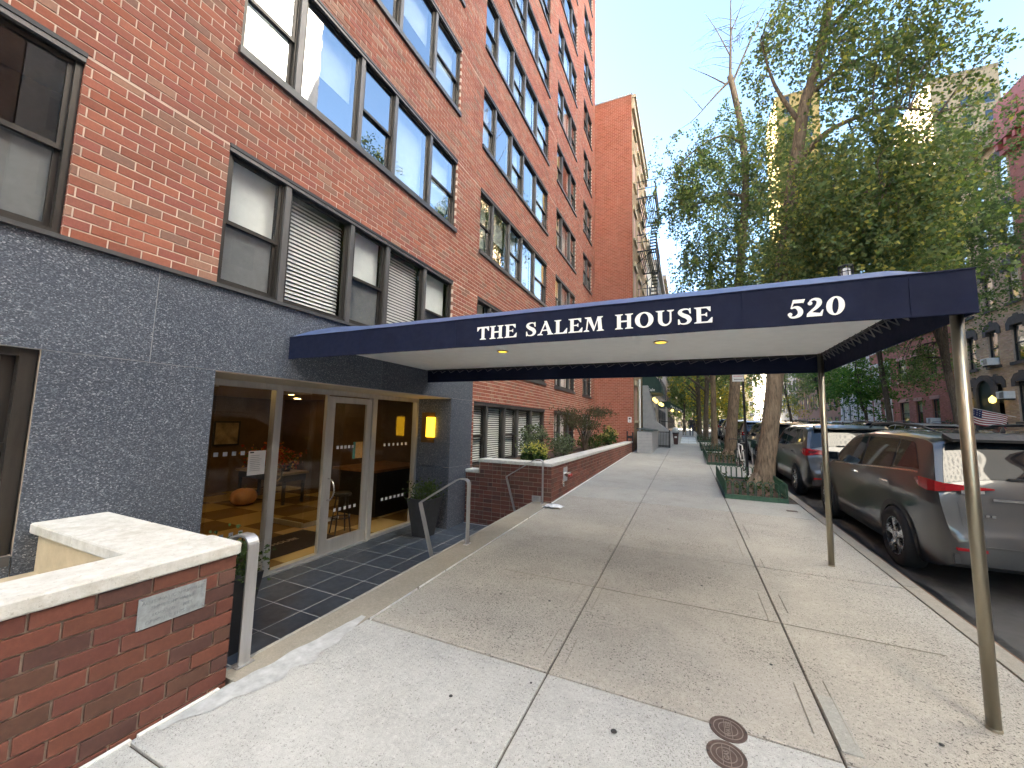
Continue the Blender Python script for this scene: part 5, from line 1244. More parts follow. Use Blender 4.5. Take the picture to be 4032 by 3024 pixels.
    # wheels
    for u in (.97, 3.66):
        for s in (-1, 1):
            w = MB().lathe([(.235, .10), (.31, .112), (.36, .10), (.375, .07), (.375, -.07), (.36, -.10), (.31, -.112), (.235, -.10)], (0, 0, 0), 32, 'x', cap=False).build('wheel', RUBBER, t, True, smooth=True); w.location = (s*.835, u, .375)
            m = MB(); m.lathe([(.235, s*.06), (.245, s*.095), (.228, s*.098), (.215, s*.03), (.05, s*.02)], (0, 0, 0), 28, 'x', cap=False)
            m.build('rim', MAT['black'], w, True)
            m = MB()
            for k in range(5):
                a = 2*math.pi*k/5+.3; ca, sa = math.cos(a), math.sin(a); v = []
                for (r, hw, xo) in ((.05, .030, s*.086), (.14, .030, s*.100), (.234, .062, s*.096)):
                    for q in (1, -1): v += [(xo, ca*r-sa*hw*q, sa*r+ca*hw*q), (xo-s*.03, ca*r-sa*hw*q, sa*r+ca*hw*q)]
                m.add(v, [(0, 4, 6, 2), (4, 8, 10, 6), (0, 1, 5, 4), (4, 5, 9, 8), (2, 6, 7, 3), (6, 10, 11, 7), (2, 6, 4, 0)][:6])
            m.lathe([(.06, s*.06), (.055, s*.10), (.01, s*.102)], (0, 0, 0), 14, 'x'); m.lathe([(.236, s*.07), (.248, s*.098), (.226, s*.10)], (0, 0, 0), 28, 'x', cap=False)
            m.build('spokes', ALLOY, w, True)
    return t
SL = math.atan(.0217)
def rz(y): return gz(y)-.14
p_grey = paint('paint_dark_grey', (.036, .038, .041), .25); p_char = paint('paint_charcoal', (.022, .024, .027), .25); p_black = paint('paint_black', (.008, .008, .009), .2); p_white = paint('paint_white', (.70, .70, .69), .1); p_silver = paint('paint_silver', (.40, .41, .42), .7)
suv1 = make_suv('dark grey sport utility car with silver trim beside the canopy posts', p_grey, 0); suv1.location = (3.36, 5.85, rz(5.85)); suv1.rotation_euler = (SL, 0, 0)
suv2 = make_suv('charcoal sport utility car parked beside the nearest street tree', p_char, 1); suv2.location = (3.36, 11.0, rz(11)); suv2.rotation_euler = (SL, 0, 0)
def recolour(c, pm):
    for ch in c.children:
        if ch.data and ch.data.materials and ch.data.materials[0] in (p_char, p_grey):
            ch.data = ch.data.copy(); ch.data.materials[0] = pm
for y, pm, lab in ((16.6, p_black, 'black sport utility car parked beside the bicycle'), (22.0, p_black, 'black sport utility car parked by the third street tree'), (27.4, p_white, 'white sport utility car parked behind the black ones'), (32.8, p_silver, 'silver sport utility car parked ahead of the white one'), (38.2, p_black, 'black sport utility car at the far end of the parked row')):
    c = dup(suv2, (3.36+random.uniform(-.05, .08), y, rz(y)), (SL, 0, 0), lab); recolour(c, pm)
for y, pm, lab in ((23.5, p_silver, 'silver car parked across the street below the tan house'), (29.0, p_black, 'black car parked across the street by the arched door'), (35.0, p_white, 'white car parked across the street by the red house'), (41, p_char, 'charcoal car parked across the street by the white house')):
    c = dup(suv2, (10.2, y, rz(y)), (SL, 0, 0), lab); c['group'] = 'cars parked across the street'; recolour(c, pm)

# ================================================================== tree pits
HOOP = None
def hoop_mesh():
    m = MB(); p = [(-.055, 0, 0), (-.055, 0, .24)]+[(-.055*math.cos(math.pi*k/8), 0,   .24+.055*math.sin(math.pi*k/8)) for k in range(1, 8)]+[(.055, 0, .24), (.055, 0, 0)]
    m.tube(p, .0095, 5); me = m.mesh('hoop'); me.materials.append(MAT['greeniron']); return me
HOOP = hoop_mesh()
def pit(x0, x1, y0, y1, label, hoops=True, seed=1, tall=1.0):
    t = thing('tree_pit_guard', label, 'tree guard', (x0, y0, gz(y0)), 'tree pit guards along the kerb')
    MB().slope_slab(x0+.03, x1-.03, y0+.03, y1-.03, lambda y: gz(y)+.05, .3).build('soil', MAT['soil'], t)
    z = lambda y: gz(y)
    m = MB(); m.slope_slab(x0, x1, y0, y0+.03, lambda y: gz(y)+.095, .2).slope_slab(x0, x0+.03, y0+.03, y1-.03, lambda y: gz(y)+.095, .2).slope_slab(x1-.03, x1, y0+.03, y1-.03, lambda y: gz(y)+.095, .2).slope_slab(x0, x1, y1-.03, y1, lambda y: gz(y)+.095, .2)
    m.build('kerb_board', MAT['greeniron'], t)
    def row(a, b):
        d = Vector(b)-Vector(a); n = max(2, int(d.length/.125)); ang = math.atan2(d.y, d.x)
        for k in range(n):
            p = Vector(a)+d*(k+.5)/n; o = link('hoop', HOOP, None, t, Vector((p.x, p.y, gz(p.y)+.09))-OFF[t]); o.rotation_euler = (0, 0, ang); o.scale = (1, 1, tall)
    if hoops:
        row((x0+.015, y0+.015), (x1-.015, y0+.015)) if False else row((x0+.015, y0+.015, 0), (x1-.015, y0+.015, 0)); row((x0+.015, y0, 0), (x0+.015, y1, 0)); row((x1-.015, y0, 0), (x1-.015, y1, 0)); row((x0, y1-.015, 0), (x1, y1-.015, 0))
    r = np.random.default_rng(seed); N = int((230 if hoops else 900)*(x1-x0)*(y1-y0)); P = np.stack([r.uniform(x0+.08, x1-.08, N), r.uniform(y0+.08, y1-.08, N), r.uniform(0, 1, N)**1.5], 1)
    cl = np.array([noise.noise(Vector((p[0]*3, p[1]*3, seed))) for p in P]); P = P[cl > (-.3 if not hoops else .05)]; P[:, 2] = [gz(q[1])+.06+q[2]*(.24 if hoops else .34) for q in P]
    o = leaves_mesh('ground_plants', P, .05, tints(len(P), [(.03, .06, .02), (.05, .08, .03), (.07, .10, .04)], seed), t, -.1, seed); o['kind'] = 'stuff'
pit(.70, 1.84, 9.66, 12.55, 'green hooped iron guard round the nearest street tree', seed=1)
pit(.62, 1.80, 16.1, 20.6, 'green tree guard planted with low ivy beside the bicycle', seed=2)
pit(.60, 1.70, 22.5, 25.2, 'dark hooped guard round the third street tree', seed=3)
pit(.62, 1.70, 30.2, 33.5, 'dark low guard round the fourth street tree', seed=4)
MB().box(1.66, 1.83, 8.89, 9.0, gz(9)+.001, gz(9)+.006).build('valve_lid', MAT['castiron'], sidewalk)

# ================================================================== trees
def tube_path(pts, n=6):
    return [Vector(p[:3]) for p in spline4(pts, n)], [p[3] for p in spline4(pts, n)]
def spline4(pts, n=5):
    out = []
    for i in range(len(pts)-1):
        p = [pts[max(0, i-1)], pts[i], pts[i+1], pts[min(len(pts)-1, i+2)]]
        for k in range(n):
            t = k/n; out.append(tuple(.5*((2*p[1][c])+(-p[0][c]+p[2][c])*t+(2*p[0][c]-5*p[1][c]+4*p[2][c]-p[3][c])*t*t+(-p[0][c]+3*p[1][c]-3*p[2][c]+p[3][c])*t**3) for c in range(4)))
    return out+[tuple(pts[-1])]
GINK = [(.125, .18, .075), (.16, .21, .085), (.09, .14, .062), (.21, .235, .09), (.11, .165, .07)]
GINK_Y = GINK+GINK+[(.34, .33, .09)]
LOC = [(.11, .175, .07), (.15, .21, .085), (.09, .145, .062), (.17, .225, .10)]
LIGHTG = [(.07, .16, .03), (.10, .19, .04), (.05, .12, .03), (.12, .20, .05)]
YEL = [(.45, .36, .04), (.38, .30, .04), (.30, .28, .05), (.16, .18, .04)]
def tree(name, label, trunk, limbs, clusters, leafsize, cols, bark=None, seed=1, droop=.5, twig=True, wid=.55, group='street trees', habit='hang'):
    """trunk/limbs: lists of (x, y, z, r); clusters: (x, y, z, rx, ry, rz, n, thr)"""
    bark = bark or MAT['bark']; t = thing(name, label, 'tree', (trunk[0][0], trunk[0][1], trunk[0][2]), group)
    r = np.random.default_rng(seed); rr = random.Random(seed)
    p = spline4(trunk, 6); m = MB()
    m.tube([Vector(q[:3])+Vector((.02*noise.noise((q[2]*1.3, seed, 0)), .02*noise.noise((q[2]*1.3, 0, seed)), 0)) for q in p], [q[3]*(1+.10*noise.noise((q[2]*2.2, 1, seed))) for q in p], 14)
    if trunk[0][3] > .12:
        b = trunk[0]
        for k in range(6):
            a = k*1.05+rr.uniform(-.3, .3); m.tube([(b[0]+.4*b[3]*math.cos(a), b[1]+.4*b[3]*math.sin(a), b[2]+.35), (b[0]+1.05*b[3]*math.cos(a), b[1]+1.05*b[3]*math.sin(a), b[2]+.05), (b[0]+1.35*b[3]*math.cos(a), b[1]+1.35*b[3]*math.sin(a), b[2]-.08)], [b[3]*.45, b[3]*.38, b[3]*.2], 7)
    tk = m.build('trunk', bark, t, smooth=True)
    m = MB()
    for l in limbs:
        q = spline4(l, 5); m.tube([v[:3] for v in q], [v[3] for v in q], 7, cap=False)
    # twigs reaching from limb/trunk points into the clusters
    anchors = [Vector(v[:3]) for l in limbs for v in spline4(l, 5)]+[Vector(q[:3]) for q in p[len(p)//2:]]
    for c in clusters:
        for k in range(int(6+c[6]/900) if twig else 0):
            e = Vector((c[0]+rr.uniform(-.8, .8)*c[3], c[1]+rr.uniform(-.8, .8)*c[4], c[2]+rr.uniform(-.6, .6)*c[5])); a = min(anchors, key=lambda v: (v-e).length)
            mid = (a+e)/2+Vector((rr.uniform(-.2, .2), rr.uniform(-.2, .2), .15*(e-a).length)); L = (e-a).length
            q = spline4([tuple(a)+(.012+.006*L,), tuple(mid)+(.010+.002*L,), tuple(e)+(.004,)], 4); m.tube([v[:3] for v in q], [v[3] for v in q], 5, cap=False)
    if m.f: m.build('branches', bark, t, smooth=True)
    PP = []
    for (x, y, z, rx, ry, rz_, n, thr) in clusters:
        per = 38; K = max(4, int(n/per*1.4)); u = r.normal(size=(K, 3))*.50; S0 = u*[rx, ry, rz_]+[x, y, z]
        nv = np.array([.6*noise.noise(Vector((q[0]*1.1+seed, q[1]*1.1, q[2]*.8)))+.5*noise.noise(Vector((q[0]*2.8, q[1]*2.8+seed, q[2]*2.2))) for q in S0]); S0 = S0[nv > thr]; K = len(S0)
        if not K: continue
        az = r.uniform(0, 2*np.pi, K); L = r.uniform(.45, 1.25, K)*(leafsize/.09)**.5
        if habit == 'hang': d0 = np.stack([np.cos(az)*.55, np.sin(az)*.55, r.uniform(-.5, .25, K)], 1); g = 1.0
        else: d0 = np.stack([np.cos(az), np.sin(az), r.uniform(-.15, .35, K)], 1); g = .28
        tt = r.uniform(0, 1, (K, per)); 
        pts = S0[:, None, :]+d0[:, None, :]*(L[:, None]*tt)[:, :, None]; pts[:, :, 2] -= g*(tt**1.7)*L[:, None]
        pts += r.normal(size=pts.shape)*(.045+.05*leafsize/.1); PP.append(pts.reshape(-1, 3))
    P = np.concatenate(PP); 
    sh = np.array([noise.noise(Vector((q[0]*.5, q[1]*.5, q[2]*.5+seed))) for q in P]); tn = tints(len(P), cols, seed, .3)*(1+.25*sh[:, None])
    o = leaves_mesh('crown', P, leafsize, np.clip(tn, 0, 1), t, droop, seed, wid); return t
g11 = gz(11.2)
tree('ginkgo_tree', 'large ginkgo with leaning trunk in the nearest hooped guard',
 [(1.62, 11.2, g11+.02, .25), (1.70, 11.2, g11+.7, .205), (1.80, 11.2, 1.5, .19), (1.98, 11.2, 3.0, .175), (2.2, 11.2, 5.4, .17), (2.5, 11.2, 7.6, .14), (2.82, 11.2, 9.7, .125), (3.05, 11.2, 10.5, .11), (3.5, 11.2, 12.5, .09), (3.8, 11.3, 15, .04)],
 [[(2.6, 11.2, 8.2, .08), (3.2, 11.0, 8.8, .06), (4.2, 10.8, 8.9, .035), (5.0, 10.6, 8.4, .012)], [(2.9, 11.2, 10.0, .07), (3.8, 11.4, 10.7, .05), (5.0, 11.5, 11.0, .02)], [(2.3, 11.2, 6.4, .07), (3.0, 10.8, 7.0, .05), (3.9, 10.4, 6.8, .02)], [(2.75, 11.2, 9.3, .06), (2.2, 11.0, 10.4, .04), (1.9, 10.8, 11.6, .015)], [(2.2, 11.2, 5.8, .06), (2.8, 11.8, 6.6, .04), (4.2, 12.4, 6.9, .015)], [(3.3, 11.2, 11.5, .06), (4.2, 11.0, 12.2, .04), (5.4, 10.6, 12.0, .012)]],
 [(3.4, 11.0, 6.8, 1.6, 1.6, 1.4, 19000, -.22), (3.5, 11.0, 8.4, 1.2, 1.4, .8, 4500, .0), (2.65, 11.2, 5.8, .85, 1.2, .9, 4500, -.12), (4.4, 10.9, 7.5, 1.1, 1.2, 1.2, 7000, -.05), (4.4, 11.0, 10.2, 1.5, 1.5, 1.1, 7500, .02), (2.9, 11.0, 12.0, 1.2, 1.4, 1.0, 5500, .02), (4.6, 10.8, 12.0, 1.6, 1.5, 1.0, 8000, .0), (5.3, 10.8, 9.8, 1.0, 1.0, 1.0, 2200, .1), (2.05, 11.1, 11.0, .45, .8, 1.2, 1300, .0), (6.0, 10.6, 12.2, 1.0, 1.0, .9, 1800, .1), (4.3, 10.9, 5.8, 1.1, 1.1, .7, 5500, -.1)],
 .070, GINK_Y, seed=21, droop=.7, wid=.6)
g19 = gz(19.3)
tree('ginkgo_tree', 'slender ginkgo with bare pollarded top beside the bicycle',
 [(1.62, 19.2, g19+.02, .26), (1.72, 19.2, 1.6, .22), (1.92, 19.2, 3.8, .20), (2.2, 19.2, 8.2, .17), (2.58, 19.2, 12.4, .15), (2.47, 19.2, 15.4, .13), (2.12, 19.2, 18.0, .12)],
 [[(2.12, 19.2, 17.9, .07), (2.2, 19.2, 20, .04), (2.3, 19.2, 23.5, .012)], [(2.12, 19.2, 17.8, .06), (1.5, 19.0, 17.1, .04), (.5, 18.8, 16.0, .015), (-.2, 18.7, 15.6, .006)], [(2.2, 19.2, 17.6, .05), (3.0, 19.0, 19.4, .035), (3.6, 19, 20.6, .012)], [(1.9, 19.1, 17.6, .035), (1.2, 19.2, 18.4, .02), (.4, 19.3, 19.2, .006)], [(2.16, 19.2, 19, .03), (1.6, 19, 20.4, .018), (1.1, 19, 21.6, .005)], [(2.2, 19.2, 20.2, .025), (2.8, 19.1, 21.6, .012), (3.3, 19, 22.6, .005)], [(2.5, 19.2, 14.6, .08), (1.6, 19, 15.0, .05), (.3, 18.8, 14.3, .03), (-.6, 18.6, 13.2, .012)], [(2.5, 19.2, 12.0, .07), (1.4, 19, 12.2, .045), (.2, 18.8, 11.6, .015)], [(2.5, 19.2, 13, .06), (3.5, 19, 13.6, .04), (4.6, 18.8, 13.2, .012)], [(.9, 18.9, 17.4-.9, .02), (.5, 19, 17.3, .01), (.1, 19, 17.9, .004)]],
 [(.7, 19, 13.7, 1.7, 1.4, 1.5, 9000, .02), (-.1, 18.9, 12.2, 1.2, 1.2, 1.4, 5200, .04), (1.4, 19, 11.0, 1.7, 1.4, 1.9, 9000, .06), (.7, 19, 9.2, 1.5, 1.3, 1.1, 4200, .08), (2.7, 19.1, 12.0, 1.3, 1.3, 2.8, 9000, .03), (3.3, 19, 9.4, 1.4, 1.3, 1.8, 6000, .03), (2.2, 19, 14.9, 1.5, 1.2, 1.2, 5200, .04), (3.7, 19, 14.2, 1.3, 1.1, 1.5, 4000, .05), (2.0, 19, 8.4, 1.6, 1.3, .9, 3500, .08), (4.6, 18.9, 12.0, 1.2, 1.2, 2.0, 4500, .04)],
 .092, GINK, seed=22, droop=.7, wid=.6)
def bare_twigs(t, base, n, seed):
    m = MB(); rr = random.Random(seed)
    for k in range(n):
        b = Vector(base)+Vector((rr.uniform(-.15, .5), 0, rr.uniform(-.3, 3.5))); a = rr.uniform(0, 6.28); L = rr.uniform(.8, 2.0)
        e = b+Vector((math.cos(a)*L, math.sin(a)*L*.5, rr.uniform(-.3, .9)*L*.7)); mid = (b+e)/2+Vector((0, 0, .12*L)); m.tube([b, mid, e], [.014, .009, .003], 4, cap=False)
        for j in range(3):
            q = b+(e-b)*rr.uniform(.3, .9); m.tube([q, q+Vector((rr.uniform(-.4, .4), rr.uniform(-.2, .2), rr.uniform(-.1, .4)))], [.006, .002], 3, cap=False)
    m.build('bare_twigs', MAT['bark'], t)
bare_twigs(bpy.data.objects['ginkgo_tree.001'], (2.12, 19.2, 17.8), 34, 3)
for k, (x, y, rad, lab, cc, cl) in enumerate((
 (1.30, 23.7, .17, 'greenish trunked street tree in the third guard', GINK, [(1.6, 23.7, 9, 1.9, 2, 1.9, 2600, .05), (2.6, 23.7, 6.6, 1.6, 1.8, 1.0, 1300, .1), (.6, 23.7, 7.2, 1.5, 1.6, .9, 1300, .08)]),
 (1.18, 32.0, .20, 'grey trunked street tree in the fourth guard', GINK_Y, [(1.2, 32, 9, 2.6, 2.6, 2.2, 3000, .02), (.2, 32, 6.4, 1.8, 2, .9, 1200, .1), (2.8, 32, 6.4, 1.8, 2, 1.2, 1600, .05)]),
 (.95, 37.0, .17, 'forked dark street tree past the pale panels', LOC, [(.6, 37, 9, 3, 2.6, 2.4, 2600, .05), (2.6, 37, 6.8, 2, 2, 1.6, 1800, .05)]),
 (1.1, 43.5, .2, 'dark street tree near the end of the parked row', YEL, [(1.5, 43.5, 8, 3.2, 3, 2.4, 2600, .0), (3.4, 43.5, 5.2, 2.2, 2.2, 1.8, 1800, -.05)]),
 (1.2, 52, .2, 'yellow leaved street tree in the distance', YEL, [(2.4, 52, 7.5, 4, 4, 3.2, 3600, -.1), (4.2, 52, 4.6, 2.4, 2.4, 2.0, 1500, -.1)]),
 (1.2, 62, .2, 'green street tree in the distance', LOC, [(1.2, 62, 8.5, 4.5, 4, 4, 3600, -.1)]))):
    g = gz(y); lean = .35*math.sin(k*1.7)
    tree('street_tree', lab, [(x, y, g, rad), (x+lean*.2, y, g+2, rad*.85), (x+lean*.6, y, g+5, rad*.75), (x+lean, y, g+9, rad*.5), (x+lean, y, g+12, rad*.2)],
      [[(x+lean*.4, y, g+3.6, rad*.5), (x-.9, y+.2, g+4.6, rad*.35), (x-1.9, y+.2, g+5.2, rad*.12)], [(x+lean*.5, y, g+4.6, rad*.5), (x+1.2, y, g+6, rad*.3), (x+2.2, y, g+6.6, rad*.1)]], cl, .17, cc, MAT['bark_dark'] if k else MAT['bark'], seed=30+k, droop=.4)
for k, (x, y, rad, lab, cc, cl) in enumerate((
 (1.0, 70, .22, 'shaded street tree at the far end of the left kerb', LOC, [(0, 70, 7.5, 4, 3, 3.2, 4200, -.1), (3.6, 70, 5.2, 3, 3, 2.2, 2600, -.1)]),
 (4.5, 84, .25, 'broad dark tree closing the far end of the street', LOC, [(4, 84, 9, 5, 4, 4.5, 5200, -.15), (0, 84, 6, 4, 3, 3, 3600, -.15), (8, 84, 6.5, 4, 3, 3.5, 3600, -.15)]),
 (-.4, 58, .18, 'leaning dark street tree beside the brown building', GINK, [(-.4, 58, 7.5, 2.6, 2.6, 2.8, 3200, -.05)]))):
    g = gz(y); tree('street_tree', lab, [(x, y, g, rad), (x, y, g+3, rad*.8), (x+.2, y, g+7, rad*.5), (x+.2, y, g+11, rad*.2)], [[(x, y, g+3, rad*.5), (x-1.4, y, g+5, rad*.3), (x-2.4, y, g+6, rad*.1)], [(x, y, g+4, rad*.5), (x+1.4, y, g+6, rad*.3), (x+2.6, y, g+7, rad*.1)]], cl, .24, cc, MAT['bark_dark'], seed=80+k, droop=.3)
for k, (x, y, h, rad, lab, cc, cl) in enumerate((
 (12.0, 26.2, 14, .20, 'honey locust with curving dark trunk before the tan house', LOC, [(11.6, 25.0, 11.0, 2.6, 3, 2.6, 15000, .0), (10.6, 22.8, 10.4, 2.4, 2.6, 2.2, 13000, -.02), (10.0, 21.5, 13.5, 2.4, 2.4, 1.8, 9000, .03), (11.5, 28.5, 12.5, 2.5, 3, 2.4, 13000, -.02), (10.4, 27.5, 8.2, 1.8, 2.4, 1.4, 8000, .02), (11.2, 24.0, 7.8, 1.8, 2.0, 1.1, 5500, .05), (11.5, 31, 15.5, 2.5, 3, 2.0, 9000, .0), (12.2, 28.6, 5.8, 1.2, 1.8, 1.2, 4500, .03), (12.6, 31.8, 5.2, 1.0, 1.9, 1.2, 3500, .05), (11.6, 33.5, 10.5, 2.0, 2.6, 2.2, 8000, -.02)]),
 (12.2, 37.5, 8, .12, 'bright green young tree before the white fronted house', LIGHTG, [(12.0, 37.6, 4.8, 1.6, 2.2, 2.0, 4600, -.12), (11.8, 40.5, 5.2, 1.4, 2.0, 1.7, 2200, -.05), (12.2, 36.0, 5.6, 1.2, 1.5, 1.3, 1500, 0)]),
 (12.0, 47, 11, .18, 'leafy green tree further along the far pavement', LOC, [(12, 47, 6.4, 2.2, 3.5, 2.6, 4200, -.05), (11.4, 52, 7.5, 2.6, 3.6, 3.0, 3600, -.05)]),
 (12.0, 60, 10, .18, 'yellow green tree far along the far pavement', YEL, [(11.5, 60, 4.6, 2.4, 4, 2.2, 2600, -.1), (11, 62, 9.5, 3, 4, 2.5, 2600, 0)]),
 (11.9, 33, 15, .18, 'tall locust between tan and red houses', LOC, [(11.5, 34, 12, 2.4, 3, 3, 5200, 0), (11.8, 38, 14, 2.6, 3.2, 2.6, 4200, .02), (11.6, 34.0, 8.2, 1.8, 2.4, 1.2, 2400, .08)]))):
    g = gz(y); tree('street_tree', lab, [(x, y, g, rad), (x+.05, y+.1, g+2, rad*.85), (x, y+.6, g+h*.35, rad*.75), (x-.3, y+.5, g+h*.6, rad*.5), (x-.4, y-.2, g+h*.85, rad*.15)],
      [[(x, y+.4, g+h*.3, rad*.5), (x-.6, y-1.0, g+h*.5, rad*.35), (x-1.2, y-2.6, g+h*.66, rad*.1)], [(x, y+.5, g+h*.35, rad*.5), (x-.2, y+1.6, g+h*.55, rad*.35), (x-.4, y+3, g+h*.7, rad*.1)]], cl, .11 if y < 34 else .16, cc, MAT['bark_dark'], seed=50+k, droop=.2, wid=.4, habit='spray', group='trees on the far pavement')

t = thing('plastic_wrapper', 'crumpled clear plastic wrapper lying by the brick planter corner', 'litter', (-2.33, 7.15, gz(7.15)))
m = MB(); rr = random.Random(4); v = []
for i in range(9):
    for j in range(7): v.append((-2.33+(i-4)*.042+rr.uniform(-.015, .015), 7.15+(j-3)*.05+rr.uniform(-.02, .02), gz(7.15)+.012+max(0, rr.gauss(.02, .02))*(1-abs(i-4)/5)))
m.add(v, [(i*7+j, (i+1)*7+j, (i+1)*7+j+1, i*7+j+1) for i in range(8) for j in range(6)]); m.build('film', plain('milky_plastic', (.72, .74, .76), .25), t)
# ================================================================== bicycle, sign pole, people
bk = thing('bicycle', 'white framed bicycle locked to the sign pole', 'bicycle', (1.62, 15.3, gz(15.3)))
def torus(m, c, R, r, n=28, k=6, ang=0):
    pts = [(c[0]+R*math.cos(2*math.pi*i/n)*math.sin(ang), c[1]+R*math.cos(2*math.pi*i/n)*math.cos(ang), c[2]+R*math.sin(2*math.pi*i/n)) for i in range(n+1)]; m.tube(pts, r, k, cap=False)
z0 = gz(15.3); wr = (1.66, 14.86, z0+.34); wf = (1.58, 15.84, z0+.36)
for c in (wr, wf):
    m = MB(); torus(m, c, .325, .022, ang=-.08); w = m.build('tyre', MAT['black'], bk, smooth=True); m = MB(); torus(m, c, .30, .008, ang=-.08)
    for k in range(10): a = math.pi*k/10; m.tube([(c[0], c[1]-.3*math.cos(a), c[2]-.3*math.sin(a)), (c[0], c[1]+.3*math.cos(a), c[2]+.3*math.sin(a))], .0015, 3)
    m.build('rim', MAT['chrome'], w)
m = MB(); bb = (1.62, 15.28, z0+.30); stp = (1.645, 15.1, z0+.80); hd = (1.595, 15.62, z0+.84)
for a, b in ((bb, stp), (bb, (1.59, 15.66, z0+.70)), (stp, hd), (wr, bb), (wr, stp), (hd, (1.585, 15.7, z0+.6)), ((1.585, 15.7, z0+.6), wf)): m.tube([a, b], .017, 7)
m.build('frame', MAT['white'], bk, smooth=True)
MB().tube([(1.30, 15.50, z0+.98), (1.42, 15.60, z0+1.0), (1.59, 15.61, z0+.98), (1.76, 15.60, z0+1.0), (1.88, 15.50, z0+.98)], .013, 6).tube([hd, (1.59, 15.61, z0+.98)], .013, 6).build('handlebar', MAT['black'], bk)
m = MB(); m.add([(1.645+s*w_, y, z0+.9+dz) for y, w_, dz in ((14.98, .075, 0), (15.10, .06, .01), (15.25, .018, .0)) for s in (-1, 1)]+[(1.645+s*w_*.7, y, z0+.86) for y, w_ in ((14.98, .075), (15.10, .06), (15.25, .018)) for s in (-1, 1)], [(0, 1, 3, 2), (2, 3, 5, 4), (6, 8, 9, 7), (8, 10, 11, 9), (0, 2, 8, 6), (2, 4, 10, 8), (1, 7, 9, 3), (3, 9, 11, 5), (0, 6, 7, 1), (4, 5, 11, 10)]); m.build('saddle', MAT['black'], bk); MB().tube([stp, (1.645, 15.09, z0+.88)], .013, 6).build('seat_post', MAT['chrome'], bk)
MB().lathe([(.09, -.006), (.09, .006), (.07, .006)], (1.64, 15.28, z0+.30), 18, 'x').tube([(1.66, 15.28, z0+.3), (1.70, 15.38, z0+.2)], .01, 5).build('crankset', MAT['chrome'], bk)
sg = thing('parking_sign', 'white parking sign with red mark and arrow on a dark pole', 'sign', (1.57, 13.75, gz(13.75)))
MB().tube([(1.62, 13.75, gz(13.75)), (1.575, 13.75, 3.35)], .033, 8).build('pole', MAT['iron'], sg)
MB().box(1.29, 1.60, 13.705, 13.712, 3.07, 3.52).build('panel', MAT['white'], sg)
MB().box(1.35, 1.54, 13.702, 13.7045, 3.125, 3.14).box(1.34, 1.35, 13.702, 13.7045, 3.115, 3.15).box(1.54, 1.55, 13.702, 13.7045, 3.115, 3.15).build('arrow', MAT['black'], sg)
MB().lathe([(.055, 13.7045), (.055, 13.702), (.004, 13.7019)], (1.36, 0, 3.36), 16, 'y').build('red_mark', plain('sign_red', (.55, .02, .02), .5), sg)
me = text_mesh('NO PARKING', .045, .0005, .001); o = link('lettering', me, plain('sign_red_text', (.5, .03, .03), .5), sg, Vector((1.32, 13.7035, 3.22))-OFF[sg]); o.rotation_euler = (R_(90), 0, 0)
t = thing('metal_stake', 'thin grey metal stake beside the nearest tree guard', 'stake', (1.72, 13.4, gz(13.4))); MB().tube([(1.72, 13.4, gz(13.4)), (1.70, 13.4, gz(13.4)+.85)], .02, 6).build('stake', MAT['steel'], t)
def person(x, y, label, top, legs, skin=(.36, .22, .15), seed=0, s=1):
    z = gz(y); t = thing('person', label, 'person', (x, y, z), 'people walking up the sidewalk')
    me = bpy.data.meshes.new('body')
    J = {'pel': (0, 0, .95, .14), 'ch': (0, .02, 1.28, .155), 'nk': (0, .02, 1.48, .06), 'hd': (0, .04, 1.60, .085), 'tp': (0, .03, 1.70, .07), 'hl': (-.1, 0, .90, .10), 'kl': (-.11, .14, .50, .07), 'al': (-.11, .10, .10, .05), 'fl': (-.11, .22, .045, .045), 'hr': (.1, 0, .90, .10), 'kr': (.11, -.05, .50, .07), 'ar': (.11, -.25, .12, .05), 'fr': (.11, -.15, .045, .045), 'sl': (-.19, .02, 1.40, .07), 'el': (-.25, -.06, 1.12, .05), 'wl': (-.24, .06, .90, .04), 'dl': (-.24, .12, .83, .035), 'sr': (.19, .02, 1.40, .07), 'er': (.25, .0, 1.12, .05), 'wr': (.24, .14, .92, .04), 'dr': (.24, .2, .86, .035)}
    ed = [('pel', 'ch'), ('ch', 'nk'), ('nk', 'hd'), ('hd', 'tp'), ('pel', 'hl'), ('hl', 'kl'), ('kl', 'al'), ('al', 'fl'), ('pel', 'hr'), ('hr', 'kr'), ('kr', 'ar'), ('ar', 'fr'), ('ch', 'sl'), ('sl', 'el'), ('el', 'wl'), ('wl', 'dl'), ('ch', 'sr'), ('sr', 'er'), ('er', 'wr'), ('wr', 'dr')]
    ks = list(J); me.from_pydata([J[k][:3] for k in ks], [(ks.index(a), ks.index(b)) for a, b in ed], [])
    o = bpy.data.objects.new('tmp', me); COL.objects.link(o); md = o.modifiers.new('s', 'SKIN'); sv_ = me.skin_vertices[0].data
    for i, k in enumerate(ks): sv_[i].radius = (J[k][3], J[k][3]*.85)
    sv_[0].use_root = True; o.modifiers.new('ss', 'SUBSURF').levels = 1
    m2 = bpy.data.meshes.new_from_object(o.evaluated_get(bpy.context.evaluated_depsgraph_get())); bpy.data.objects.remove(o)
    for c in (top, legs, skin, (.03, .02, .015)): m2.materials.append(plain('cloth', c, .8))
    for p in m2.polygons:
        c = p.center; p.material_index = 3 if (c.z > 1.64 or c.z < .09) else 2 if c.z > 1.46 or (abs(c.x) > .2 and c.z < .92) else 0 if c.z > .94 else 1; p.use_smooth = True
    b = link('body', m2, None, t); b.scale = (s, s, s)
person(-.29, 40, 'person in khaki clothes walking away past the awning', (.16, .13, .09), (.20, .17, .12))
person(.30, 39.2, 'person in dark jacket and blue trousers walking away', (.03, .03, .035), (.03, .04, .10), s=1.02)
